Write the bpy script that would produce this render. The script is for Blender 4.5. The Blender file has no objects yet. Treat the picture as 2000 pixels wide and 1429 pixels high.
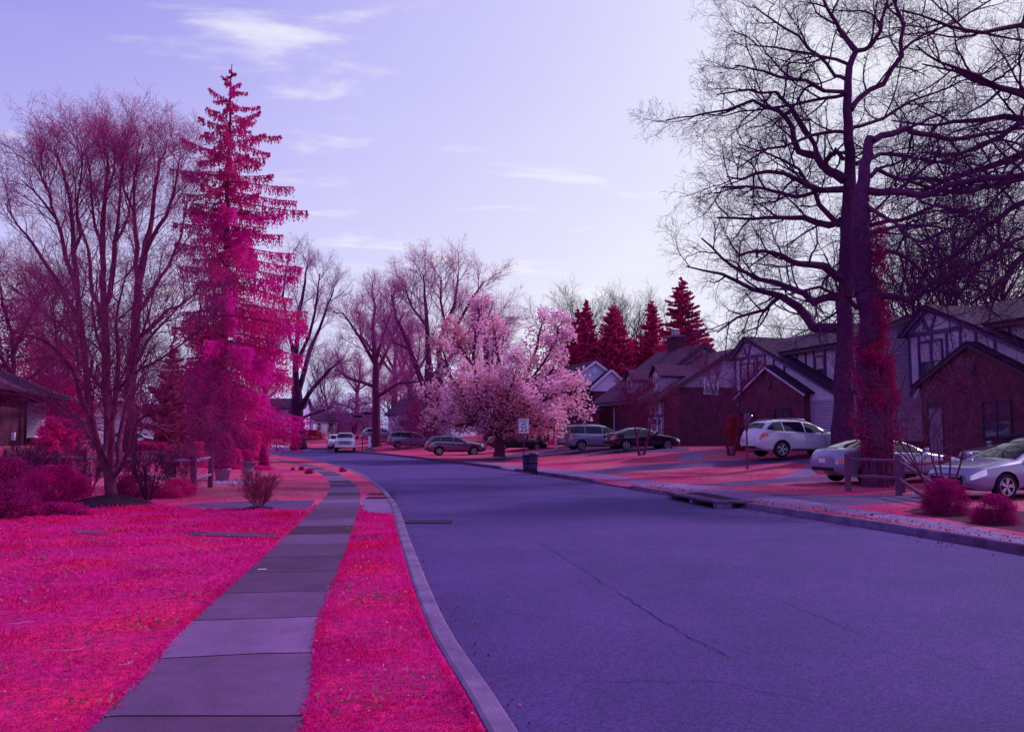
import bpy, bmesh, math, random
import numpy as np
from mathutils import Vector, Matrix
from mathutils.geometry import delaunay_2d_cdt
R = math.radians
scene = bpy.context.scene
COL = scene.collection

# ------------------------------------------------------------------ camera
F, U0, V0, HOR, CH = 1620.0, 1000.0, 714.5, 850.0, 1.6
TILT = math.atan((HOR - V0) / F)
cam_d = bpy.data.cameras.new('camera')
cam_d.sensor_width = 36.0
cam_d.lens = 36.0 * F / 2000.0
cam_d.clip_start, cam_d.clip_end = 0.1, 5000
cam = bpy.data.objects.new('camera', cam_d)
cam.location = (0, 0, CH)
cam.rotation_euler = (R(90) + TILT, 0, 0)
COL.objects.link(cam)
scene.camera = cam
scene.render.resolution_x, scene.render.resolution_y = 1024, 731

# ------------------------------------------------------------------ light
SUN_AZ, SUN_EL = R(60), R(38)          # azimuth clockwise from the view direction
world = bpy.data.worlds.new("World")
scene.world = world
world.use_nodes = True
wn, wl = world.node_tree.nodes, world.node_tree.links
wn.clear()
def N(tree, typ, **kw):
    n = tree.nodes.new(typ)
    for k, v in kw.items():
        if k in n.bl_rna.properties.keys(): setattr(n, k, v)
    return n
wt = world.node_tree
sky = N(wt, 'ShaderNodeTexSky', sky_type='NISHITA', sun_disc=False, sun_elevation=SUN_EL, sun_rotation=SUN_AZ,
        air_density=1.0, dust_density=2.5, ozone_density=1.0)
bw = N(wt, 'ShaderNodeRGBToBW'); wl.new(sky.outputs[0], bw.inputs[0])
mul = N(wt, 'ShaderNodeMath', operation='MULTIPLY'); mul.inputs[1].default_value = 0.178
wl.new(bw.outputs[0], mul.inputs[0])
ramp = N(wt, 'ShaderNodeValToRGB')
# infrared rendering of the daylight sky: dim sky is violet, bright sky near the sun and horizon is white
els = ramp.color_ramp.elements
els[0].position = 0.10; els[0].color = (0.20, 0.17, 0.66, 1)
els[1].position = 0.85; els[1].color = (0.86, 0.86, 1.0, 1)
e = els.new(0.30); e.color = (0.27, 0.25, 0.80, 1)
e = els.new(0.48); e.color = (0.56, 0.54, 0.96, 1)
wl.new(mul.outputs[0], ramp.inputs[0])
tc = N(wt, 'ShaderNodeTexCoord')
sep = N(wt, 'ShaderNodeSeparateXYZ'); wl.new(tc.outputs['Generated'], sep.inputs[0])
zz = N(wt, 'ShaderNodeMath', operation='ADD'); zz.inputs[1].default_value = 0.10; wl.new(sep.outputs[2], zz.inputs[0])
zm = N(wt, 'ShaderNodeMath', operation='MAXIMUM'); zm.inputs[1].default_value = 0.05; wl.new(zz.outputs[0], zm.inputs[0])
dx = N(wt, 'ShaderNodeMath', operation='DIVIDE'); wl.new(sep.outputs[0], dx.inputs[0]); wl.new(zm.outputs[0], dx.inputs[1])
dy = N(wt, 'ShaderNodeMath', operation='DIVIDE'); wl.new(sep.outputs[1], dy.inputs[0]); wl.new(zm.outputs[0], dy.inputs[1])
cmb = N(wt, 'ShaderNodeCombineXYZ'); wl.new(dx.outputs[0], cmb.inputs[0]); wl.new(dy.outputs[0], cmb.inputs[1])
def cloud_layer(scale, detail, lo, hi, off, stretch):
    mp = N(wt, 'ShaderNodeMapping'); mp.inputs['Scale'].default_value = stretch; mp.inputs['Location'].default_value = off
    wl.new(cmb.outputs[0], mp.inputs[0])
    nz = N(wt, 'ShaderNodeTexNoise'); nz.inputs['Scale'].default_value = scale; nz.inputs['Detail'].default_value = detail
    nz.inputs['Roughness'].default_value = 0.55; nz.inputs['Distortion'].default_value = 0.3
    wl.new(mp.outputs[0], nz.inputs['Vector'])
    r = N(wt, 'ShaderNodeMapRange', interpolation_type='SMOOTHSTEP'); r.inputs['From Min'].default_value = lo; r.inputs['From Max'].default_value = hi
    wl.new(nz.outputs[0], r.inputs[0])
    return r.outputs[0]
def wmix(a, b, f, fs):
    m = N(wt, 'ShaderNodeMix', data_type='RGBA')
    k = N(wt, 'ShaderNodeMath', operation='MULTIPLY'); k.inputs[1].default_value = fs; wl.new(f, k.inputs[0])
    wl.new(k.outputs[0], m.inputs[0]); wl.new(a, m.inputs[6])
    if isinstance(b, tuple): m.inputs[7].default_value = b
    else: wl.new(b, m.inputs[7])
    return m.outputs[2]
c = wmix(ramp.outputs[0], (0.74, 0.72, 1.0, 1), cloud_layer(0.55, 6, 0.40, 0.75, (3, 1, 0), (1, 0.8, 1)), 0.55)
c = wmix(c, (0.95, 0.94, 1.0, 1), cloud_layer(2.1, 10, 0.54, 0.72, (1.6, 3.7, 0), (0.9, 1.9, 1)), 0.70)
c = wmix(c, (0.50, 0.44, 0.88, 1), cloud_layer(0.9, 7, 0.60, 0.75, (1.2, 9.4, 2), (0.5, 1.0, 1)), 0.6)
bg = N(wt, 'ShaderNodeBackground'); bg.inputs[1].default_value = 1.0
wl.new(c, bg.inputs[0])
wo = N(wt, 'ShaderNodeOutputWorld'); wl.new(bg.outputs[0], wo.inputs[0])

sd = bpy.data.lights.new('sun', 'SUN'); sd.energy = 3.0; sd.angle = R(2.5); sd.color = (1.0, 0.80, 0.95)
so = bpy.data.objects.new('sun', sd); COL.objects.link(so)
sdir = Vector((math.sin(SUN_AZ) * math.cos(SUN_EL), math.cos(SUN_AZ) * math.cos(SUN_EL), math.sin(SUN_EL)))
so.rotation_euler = sdir.to_track_quat('Z', 'Y').to_euler()
so.location = (30, 40, 60)
scene.view_settings.view_transform = 'Standard'
scene.view_settings.look = 'None'
scene.view_settings.exposure = 0.0
scene.view_settings.gamma = 1.0

# ------------------------------------------------------------------ projection helpers
CT, ST = math.cos(TILT), math.sin(TILT)
def ray(u, v):
    a, b = (u - U0) / F, (V0 - v) / F
    return (a, CT - b * ST, ST + b * CT)
def P(u, v, Y):                         # world point of a pixel at ground distance Y
    a, b, c = ray(u, v); k = Y / b
    return (a * k, Y, CH + c * k)
def sstep(a, b, x):
    t = min(1.0, max(0.0, (x - a) / (b - a))); return t * t * (3 - 2 * t)
def Bz(y): return 0.9 * sstep(85, 125, y)
def G0(u, v, z0):                       # hit of a pixel ray with the road surface
    a, b, c = ray(u, v)
    lo = 1.0
    for i in range(2000):
        t = lo + i * 0.12 * (1 + i / 150)
        if CH + c * t < z0 + Bz(b * t):
            break
    return (a * t, b * t)
def smooth_line(pts, step=0.6):
    P_ = [Vector((p[0], p[1])) for p in pts]; out = []
    for i in range(len(P_) - 1):
        p0 = P_[max(0, i - 1)]; p1 = P_[i]; p2 = P_[i + 1]; p3 = P_[min(len(P_) - 1, i + 2)]
        L = (p2 - p1).length; n = max(2, int(L / step)) if L < 60 else 12
        n = min(n, 60)
        for k in range(n):
            t = k / n
            m1 = (p2 - p0) * 0.5 * min(1, L / max(1e-3, (p1 - p0).length + 1e-3)) if i > 0 else (p2 - p1)
            m2 = (p3 - p1) * 0.5 if i < len(P_) - 2 else (p2 - p1)
            m1 = m1.normalized() * L; m2 = m2.normalized() * L
            h = (2*t**3-3*t**2+1)*p1 + (t**3-2*t**2+t)*m1 + (-2*t**3+3*t**2)*p2 + (t**3-t**2)*m2
            out.append((h.x, h.y))
    out.append(tuple(P_[-1])); return out
# kerb lines in plan (metres), near to far; the street bends to the left
LK = smooth_line([(2.4, -16), (0.95, 0), (0.0, 4.8), (-.55, 7.2), (-1.42, 12.1), (-2.85, 20.4), (-4.75, 29), (-8.1, 41), (-15.3, 60), (-22.5, 73), (-34, 85), (-56, 96), (-160, 108)])
RK = smooth_line([(11.6, -16), (9.6, 0), (8.1, 8), (7.1, 13.9), (5.75, 19.2), (4.5, 24.2), (1.75, 34.8), (-3.1, 50.6), (-11.0, 73), (-16.0, 84), (-24, 97), (-38, 108), (-62, 115), (-160, 124)])
LKa, RKa = np.array(LK), np.array(RK)
def pdist(line, x, y):
    d = line[1:] - line[:-1]; w = np.array([x, y]) - line[:-1]
    t = np.clip((w * d).sum(1) / (d * d).sum(1), 0, 1)
    q = w - d * t[:, None]; dd = (q * q).sum(1); i = int(dd.argmin())
    s = d[i][0] * w[i][1] - d[i][1] * w[i][0]      # + = left of the line
    return math.sqrt(dd[i]) * (1 if s > 0 else -1)
DROPS = [(3.2, 28.6, 2.2), (4.9, 21.9, 1.5), (-0.3, 41.5, 1.6)]
def H(x, y):
    dl = pdist(LKa, x, y); dr = -pdist(RKa, x, y)
    z = Bz(y)
    if dl > 0: z += 1.1 * sstep(3, 16, dl) * sstep(24, 40, y)
    if dr > 0: z += 0.85 * sstep(3, 16, dr) * sstep(22, 42, y)
    for (a, b, r) in DROPS:
        q = math.hypot(x - a, y - b)
        if q < r: z -= 0.09 * (1 - sstep(r * .55, r, q))
    return z
def G(u, v):                            # hit of a pixel ray with the land
    a, b, c = ray(u, v); t = 2.0; dt = 0.25
    while t < 400:
        if CH + c * t < H(a * t, b * t):
            lo, hi = t - dt, t
            for _ in range(14):
                m = (lo + hi) / 2
                if CH + c * m < H(a * m, b * m): hi = m
                else: lo = m
            return (a * hi, b * hi)
        dt = max(0.25, t * 0.01); t += dt
    return (a * t, b * t)
def onland(u, Y):
    a, b, c = ray(u, HOR); x = a * Y / b
    return Vector((x, Y, H(x, Y)))

# ------------------------------------------------------------------ materials
def M(name, c1, rough=0.8, c2=None, scale=3.0, detail=6, bump=0.0, bscale=None, metal=0.0, lo=0.35, hi=0.65, emit=None, coat=0.0, trans=0.0, c3=None, s3=0.4, spec=None):
    m = bpy.data.materials.new(name); m.use_nodes = True
    nt = m.node_tree; b = nt.nodes['Principled BSDF']
    b.inputs['Roughness'].default_value = rough; b.inputs['Metallic'].default_value = metal
    b.inputs['Base Color'].default_value = (*c1, 1)
    if spec is None and rough > .7: spec = .12
    if spec is not None: b.inputs['Specular IOR Level'].default_value = spec
    if coat: b.inputs['Coat Weight'].default_value = coat; b.inputs['Coat Roughness'].default_value = 0.05
    if emit: b.inputs['Emission Color'].default_value = (*emit[:3], 1); b.inputs['Emission Strength'].default_value = emit[3]
    tcn = nt.nodes.new('ShaderNodeTexCoord')
    geo = nt.nodes.new('ShaderNodeNewGeometry')
    vec = geo.outputs['Position']
    def noise(s, d):
        n = nt.nodes.new('ShaderNodeTexNoise'); n.inputs['Scale'].default_value = s; n.inputs['Detail'].default_value = d
        n.inputs['Roughness'].default_value = 0.6
        nt.links.new(tcn.outputs['Object'], n.inputs['Vector']); return n.outputs[0]
    col = None
    if c2:
        r = nt.nodes.new('ShaderNodeMapRange'); r.inputs['From Min'].default_value = lo; r.inputs['From Max'].default_value = hi
        nt.links.new(noise(scale, detail), r.inputs[0])
        mx = nt.nodes.new('ShaderNodeMix'); mx.data_type = 'RGBA'
        nt.links.new(r.outputs[0], mx.inputs[0]); mx.inputs[6].default_value = (*c1, 1); mx.inputs[7].default_value = (*c2, 1)
        col = mx.outputs[2]
        if c3:
            r = nt.nodes.new('ShaderNodeMapRange'); r.inputs['From Min'].default_value = 0.48; r.inputs['From Max'].default_value = 0.66
            nt.links.new(noise(s3, 5), r.inputs[0])
            m3 = nt.nodes.new('ShaderNodeMix'); m3.data_type = 'RGBA'
            nt.links.new(r.outputs[0], m3.inputs[0]); nt.links.new(col, m3.inputs[6]); m3.inputs[7].default_value = (*c3, 1)
            col = m3.outputs[2]
        nt.links.new(col, b.inputs['Base Color'])
    if bump:
        bn = nt.nodes.new('ShaderNodeBump'); bn.inputs['Strength'].default_value = bump; bn.inputs['Distance'].default_value = 0.02
        nt.links.new(noise(bscale or scale * 8, 6), bn.inputs['Height']); nt.links.new(bn.outputs[0], b.inputs['Normal'])
    if trans:
        tr = nt.nodes.new('ShaderNodeBsdfTranslucent'); ms = nt.nodes.new('ShaderNodeMixShader'); ms.inputs[0].default_value = trans
        if col: nt.links.new(col, tr.inputs[0])
        else: tr.inputs[0].default_value = (*c1, 1)
        out = nt.nodes['Material Output']
        nt.links.new(b.outputs[0], ms.inputs[1]); nt.links.new(tr.outputs[0], ms.inputs[2]); nt.links.new(ms.outputs[0], out.inputs[0])
    return m
def MB_(name, c1, c2, mortar, bw, bh, ms=0.01, rough=0.85, offset=0.5, bump=0.4, squash=1.0, nz=0.25):
    """courses (bricks, siding boards, shingles, slabs) on the metric UVs"""
    m = bpy.data.materials.new(name); m.use_nodes = True
    nt = m.node_tree; b = nt.nodes['Principled BSDF']; b.inputs['Roughness'].default_value = rough; b.inputs['Specular IOR Level'].default_value = .12
    uv = nt.nodes.new('ShaderNodeUVMap')
    br = nt.nodes.new('ShaderNodeTexBrick'); br.offset = offset
    br.inputs['Color1'].default_value = (*c1, 1); br.inputs['Color2'].default_value = (*c2, 1); br.inputs['Mortar'].default_value = (*mortar, 1)
    br.inputs['Scale'].default_value = 1.0; br.inputs['Brick Width'].default_value = bw; br.inputs['Row Height'].default_value = bh
    br.inputs['Mortar Size'].default_value = ms; br.inputs['Mortar Smooth'].default_value = 0.3; br.inputs['Bias'].default_value = 0.0
    nt.links.new(uv.outputs[0], br.inputs['Vector'])
    no = nt.nodes.new('ShaderNodeTexNoise'); no.inputs['Scale'].default_value = 1.7; no.inputs['Detail'].default_value = 8
    no.inputs['Roughness'].default_value = 0.7
    nt.links.new(uv.outputs[0], no.inputs['Vector'])
    mr = nt.nodes.new('ShaderNodeMapRange'); mr.inputs['From Min'].default_value = 0.3; mr.inputs['From Max'].default_value = 0.7
    mr.inputs['To Min'].default_value = 1 - nz; mr.inputs['To Max'].default_value = 1 + nz
    nt.links.new(no.outputs[0], mr.inputs[0])
    mx = nt.nodes.new('ShaderNodeVectorMath'); mx.operation = 'SCALE'
    nt.links.new(br.outputs[0], mx.inputs[0]); nt.links.new(mr.outputs[0], mx.inputs['Scale'])
    nt.links.new(mx.outputs[0], b.inputs['Base Color'])
    bn = nt.nodes.new('ShaderNodeBump'); bn.inputs['Strength'].default_value = bump; bn.inputs['Distance'].default_value = 0.015; bn.invert = True
    nt.links.new(br.outputs[1], bn.inputs['Height']); nt.links.new(bn.outputs[0], b.inputs['Normal'])
    return m
mt = {}
mt['grass'] = M('pink_grass', (.36, .004, .13), 0.9, (.52, .010, .21), 1.6, 8, 1.0, 60, lo=.3, hi=.7, c3=(.62, .01, .09), s3=.5, spec=.1)
mt['blade'] = M('grass_blade', (.48, .003, .165), 0.8, (.80, .020, .37), 1.1, 8, lo=.3, hi=.7, c3=(.68, .005, .10), s3=.8, trans=.45, spec=.1)
mt['dry'] = M('dry_lawn', (.42, .075, .16), 0.95, (.34, .02, .11), 0.35, 10, 1.0, 40, lo=.42, hi=.62, c3=(.46, .012, .15), s3=.18, spec=.1)
mt['litter'] = M('leaf_litter_ground', (.42, .055, .09), 0.95, (.25, .02, .06), 2.2, 10, 1.0, 40, lo=.35, hi=.65, spec=.1)
mt['soil'] = M('bare_soil', (.10, .02, .07), 0.95, (.04, .004, .035), 4, 8, 1.0, 40, spec=.1)
mt['asphalt'] = M('asphalt', (.052, .020, .155), 0.85, (.078, .033, .215), 0.35, 14, 0.9, 90, lo=.3, hi=.7, spec=.2)
def add_grain(m, scale, amt):
    nt = m.node_tree; b = nt.nodes['Principled BSDF']; src = b.inputs['Base Color'].links[0].from_socket
    g_ = nt.nodes.new('ShaderNodeTexNoise'); g_.inputs['Scale'].default_value = scale; g_.inputs['Detail'].default_value = 3; g_.inputs['Roughness'].default_value = .8
    t_ = nt.nodes.new('ShaderNodeTexCoord'); nt.links.new(t_.outputs['Object'], g_.inputs['Vector'])
    r_ = nt.nodes.new('ShaderNodeMapRange'); r_.inputs['From Min'].default_value = .3; r_.inputs['From Max'].default_value = .7; r_.inputs['To Min'].default_value = 1 - amt; r_.inputs['To Max'].default_value = 1 + amt
    nt.links.new(g_.outputs[0], r_.inputs[0]); v_ = nt.nodes.new('ShaderNodeVectorMath'); v_.operation = 'SCALE'
    nt.links.new(src, v_.inputs[0]); nt.links.new(r_.outputs[0], v_.inputs['Scale']); nt.links.new(v_.outputs[0], b.inputs['Base Color'])
add_grain(mt['asphalt'], 45, .65); add_grain(mt['asphalt'], 1.3, .10)
mt['mulch'] = M('dark_mulch', (.018, .002, .020), 0.95, (.05, .008, .045), 14, 8, 1.0, 30)
mt['drive'] = M('driveway_asphalt', (.07, .026, .12), 0.85, (.11, .048, .18), 1.2, 8, 0.5, 60)
mt['concrete'] = M('kerb_concrete', (.11, .055, .18), 0.85, (.20, .11, .29), 2.5, 9, 0.6, 60)
mt['kerbdark'] = M('kerb_weathered', (.075, .022, .10), 0.9, (.16, .07, .22), 2.5, 9, 0.6, 60)
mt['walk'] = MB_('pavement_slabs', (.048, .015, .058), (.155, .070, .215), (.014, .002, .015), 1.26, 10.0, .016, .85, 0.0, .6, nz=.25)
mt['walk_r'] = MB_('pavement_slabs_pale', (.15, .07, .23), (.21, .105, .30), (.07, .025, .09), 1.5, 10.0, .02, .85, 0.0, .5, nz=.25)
mt['brick'] = MB_('brick_wall', (.060, .008, .042), (.100, .016, .064), (.11, .035, .10), .215, .075, .010, .9, nz=.35)
mt['brickpale'] = MB_('brick_wall_redder', (.090, .010, .052), (.145, .020, .080), (.17, .055, .14), .215, .075, .011, .9, nz=.4)
mt['brickdark'] = MB_('brick_wall_dark', (.05, .006, .032), (.09, .014, .05), (.10, .03, .09), .215, .075, .010, .9, nz=.35)
mt['siding'] = MB_('siding_boards', (.36, .25, .52), (.39, .27, .55), (.12, .06, .21), 30, .13, .016, .7, .5, .7, nz=.10)
mt['sidingw'] = MB_('white_siding', (.56, .46, .90), (.58, .48, .92), (.26, .18, .5), 30, .15, .014, .7, .5, .7, nz=.06)
mt['shingle'] = MB_('roof_shingles', (.036, .008, .052), (.055, .014, .072), (.018, .004, .026), .32, .14, .010, .95, nz=.35)
mt['shinglel'] = MB_('brown_shingles', (.080, .018, .080), (.105, .026, .098), (.04, .008, .04), .32, .14, .010, .95, nz=.3)
mt['stucco'] = M('stucco', (.56, .42, .74), .9, (.48, .35, .66), 2.0, 6, .3, 60)
mt['stuccow'] = M('pale_render', (.72, .58, .86), .9, (.64, .50, .80), 1.0, 6, .2, 60)
for k_ in ('walk', 'walk_r', 'drive'): add_grain(mt[k_], 60, .3)
for k_ in ('grass', 'dry', 'litter'): add_grain(mt[k_], 9, .5)
mt['timber'] = M('painted_timber', (.045, .018, .15), .6, (.07, .025, .20), 4, 5)
mt['darktrim'] = M('dark_trim', (.035, .008, .045), .6, (.05, .012, .06), 5, 4)
mt['whitetrim'] = M('white_trim', (.62, .50, .85), .5, (.55, .43, .80), 3, 4)
mt['pane'] = M('window_glass', (.03, .012, .07), .06, (.07, .03, .13), 1.5, 4, spec=.9)
mt['curtain'] = M('net_curtain', (.55, .35, .60), .9, (.40, .22, .46), 8, 5)
mt['door'] = M('painted_door', (.20, .13, .36), .5, (.24, .16, .40), 4, 4)
mt['bark'] = M('bark', (.095, .012, .075), .95, (.18, .028, .11), 7, 8, 1.0, 25, spec=.1)
mt['barkdark'] = M('bark_dark', (.038, .004, .045), .95, (.075, .012, .075), 6, 8, 1.0, 25, spec=.1)
mt['barkoak'] = M('bark_oak', (.055, .009, .062), .95, (.11, .022, .10), 5, 10, 1.0, 18, spec=.1)
mt['twig'] = M('twigs', (.12, .012, .09), .9, (.22, .022, .13), 2, 5, spec=.1)
mt['twigdark'] = M('twigs_dark', (.060, .007, .065), .9, (.09, .012, .085), 2, 5, spec=.1)
mt['twigoak'] = M('twigs_oak', (.045, .006, .068), .9, (.07, .011, .095), 2, 5, spec=.1)
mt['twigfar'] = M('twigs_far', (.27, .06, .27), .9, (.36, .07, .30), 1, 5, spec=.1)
mt['twigpink'] = M('twigs_pinkish', (.21, .022, .15), .9, (.30, .035, .20), 2, 5, spec=.1)
mt['bud'] = M('red_buds', (.88, .10, .42), .8, (.70, .05, .28), 2, 4, trans=.5, spec=.1)
mt['spruce'] = M('spruce_needles', (.64, .008, .33), .8, (.82, .018, .48), .5, 8, lo=.35, hi=.62, c3=(.66, .030, .20), s3=.30, trans=.5, spec=.1)
mt['spruce_red'] = M('spruce_needles_red', (.60, .028, .22), .8, (.44, .014, .17), .7, 6, trans=.3, spec=.1)
mt['conred'] = M('conifer_red', (.50, .016, .15), .85, (.68, .035, .22), .5, 8, trans=.3, spec=.1)
mt['condark'] = M('conifer_dark', (.36, .010, .12), .85, (.54, .022, .16), .5, 8, trans=.25, spec=.1)
mt['coral'] = M('conifer_coral', (.46, .045, .19), .85, (.60, .08, .27), .8, 8, trans=.3, spec=.1)
mt['magenta'] = M('magenta_leaves', (.58, .006, .24), .8, (.44, .004, .20), 2.5, 6, trans=.35, spec=.1)
mt['plum'] = M('plum_leaves', (.30, .006, .15), .85, (.40, .012, .18), 2, 6, trans=.3, spec=.1)
mt['hotpink'] = M('hot_pink_leaves', (.80, .015, .30), .8, (.60, .01, .24), 4, 6, trans=.35, spec=.1)
mt['flower'] = M('pale_flowers', (.85, .35, .55), .7, (.75, .22, .45), 8, 3, trans=.4, spec=.1)
mt['magnolia'] = M('magnolia_petals', (.90, .56, .82), .6, (.82, .40, .66), 1.0, 6, lo=.35, hi=.65, c3=(.88, .40, .52), s3=.35, trans=.5, spec=.2)
mt['ivy'] = M('ivy_leaves', (.46, .006, .20), .8, (.30, .005, .15), 1.5, 6, lo=.35, hi=.65, c3=(.50, .02, .09), s3=.8, trans=.3, spec=.1)
mt['fuzz'] = M('fuzzy_leaves', (.38, .006, .16), .85, (.26, .004, .12), 2, 6, trans=.3, spec=.1)
mt['stem'] = M('red_stems', (.30, .03, .13), .85, (.20, .02, .10), 3, 4, spec=.1)
mt['orangeleaf'] = M('russet_leaves', (.50, .04, .06), .85, (.35, .02, .08), 2, 6, trans=.3, spec=.1)
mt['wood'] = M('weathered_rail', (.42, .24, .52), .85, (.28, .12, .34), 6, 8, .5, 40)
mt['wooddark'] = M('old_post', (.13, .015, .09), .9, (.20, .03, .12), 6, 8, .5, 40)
mt['woodr'] = M('rail_shade_tint', (.17, .055, .15), .9, (.12, .03, .12), 6, 8, .5, 40)  # darker copy of the rail wood, with shade put into its colour
mt['stone'] = M('stone_urn', (.15, .06, .15), .85, (.24, .11, .23), 8, 8, .5, 30)
mt['pot'] = M('pale_pot', (.42, .26, .60), .6, (.36, .21, .52), 5, 5)
mt['terra'] = M('terracotta', (.50, .10, .20), .8, (.40, .07, .17), 6, 5)
mt['metal'] = M('grey_metal', (.25, .18, .35), .4, metal=.8)
mt['irondark'] = M('dark_iron', (.03, .010, .045), .8, (.05, .018, .07), 10, 4, spec=.1)
mt['binplastic'] = M('bin_plastic', (.040, .022, .085), .45, (.055, .03, .11), 6, 4)
mt['signwhite'] = M('sign_white', (.66, .52, .78), .4)
mt['signink'] = M('sign_black', (.03, .01, .06), .5)
mt['tyre'] = M('tyre_rubber', (.018, .006, .022), .85, (.03, .010, .035), 20, 4)
mt['rim'] = M('alloy_rim', (.50, .42, .62), .3, metal=.7)
mt['carglass'] = M('car_glass', (.010, .006, .030), .06, spec=.45)
mt['tail'] = M('tail_lamp', (.55, .01, .10), .15, coat=.8)
mt['head'] = M('head_lamp', (.72, .66, .85), .08, coat=1, metal=.5)
mt['chrome'] = M('chrome', (.75, .70, .85), .12, metal=1)
mt['plast'] = M('black_plastic', (.014, .004, .022), .6, spec=.2)
def paint(name, c, metal=.35, rough=.25): return M(name, c, rough, tuple(x * .93 for x in c), 1.5, 3, metal=metal, coat=.9)
PAINT = dict(white=paint('white_paint', (.50, .42, .72), 0, .25), silver=paint('silver_paint', (.20, .14, .34), .5, .28), lilac=paint('silver_lilac_paint', (.22, .17, .40), .3, .3),
             black=paint('black_paint', (.022, .006, .035), .2, .15), grey=paint('grey_paint', (.14, .07, .17), .45, .25), midgrey=paint('mid_grey_paint', (.24, .14, .34), .4, .28),
             red=paint('red_paint', (.45, .012, .10), .1, .2), navy=paint('navy_paint', (.05, .04, .14), .2, .2))

# ------------------------------------------------------------------ object helpers
def tag(o, label=None, cat=None, group=None, kind=None):
    if label: o['label'] = label
    if cat: o['category'] = cat
    if group: o['group'] = group
    if kind: o['kind'] = kind
    return o
def thing(name, label, cat, loc=(0, 0, 0), rz=0.0, group=None, scale=1.0):
    o = bpy.data.objects.new(name, None); COL.objects.link(o); o.empty_display_size = .3
    o.location = loc; o.rotation_euler = (0, 0, rz); o.scale = (scale,) * 3
    return tag(o, label, cat, group)
def mesh_np(name, verts, faces, mat, parent=None, smooth=False, uv=True):
    """faces: (n,k) array, or a list of such arrays"""
    me = bpy.data.meshes.new(name)
    fs = faces if isinstance(faces, list) else [faces]
    fs = [np.asarray(f, dtype=np.int32) for f in fs if len(f)]
    verts = np.asarray(verts, dtype=np.float32)
    me.vertices.add(len(verts)); me.vertices.foreach_set('co', verts.ravel())
    li = np.concatenate([f.ravel() for f in fs]); tot = np.concatenate([np.full(len(f), f.shape[1], np.int32) for f in fs])
    start = np.concatenate([[0], np.cumsum(tot)[:-1]]).astype(np.int32)
    me.loops.add(len(li)); me.loops.foreach_set('vertex_index', li)
    me.polygons.add(len(tot)); me.polygons.foreach_set('loop_start', start); me.polygons.foreach_set('loop_total', tot)
    me.polygons.foreach_set('use_smooth', np.full(len(tot), smooth))
    me.update(calc_edges=True); me.validate()
    for m in (mat if isinstance(mat, list) else [mat]): me.materials.append(m)
    o = bpy.data.objects.new(name, me); COL.objects.link(o); o.parent = parent
    return o
def add_uv(me):
    uvl = me.uv_layers.new(name='UVMap'); up = Vector((0, 0, 1))
    for p in me.polygons:
        n = p.normal
        t = up.cross(n) if abs(n.z) < .99 else Vector((1, 0, 0))
        t.normalize(); b = n.cross(t)
        for li in p.loop_indices:
            co = me.vertices[me.loops[li].vertex_index].co
            uvl.data[li].uv = (co.dot(t), co.dot(b))
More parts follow.
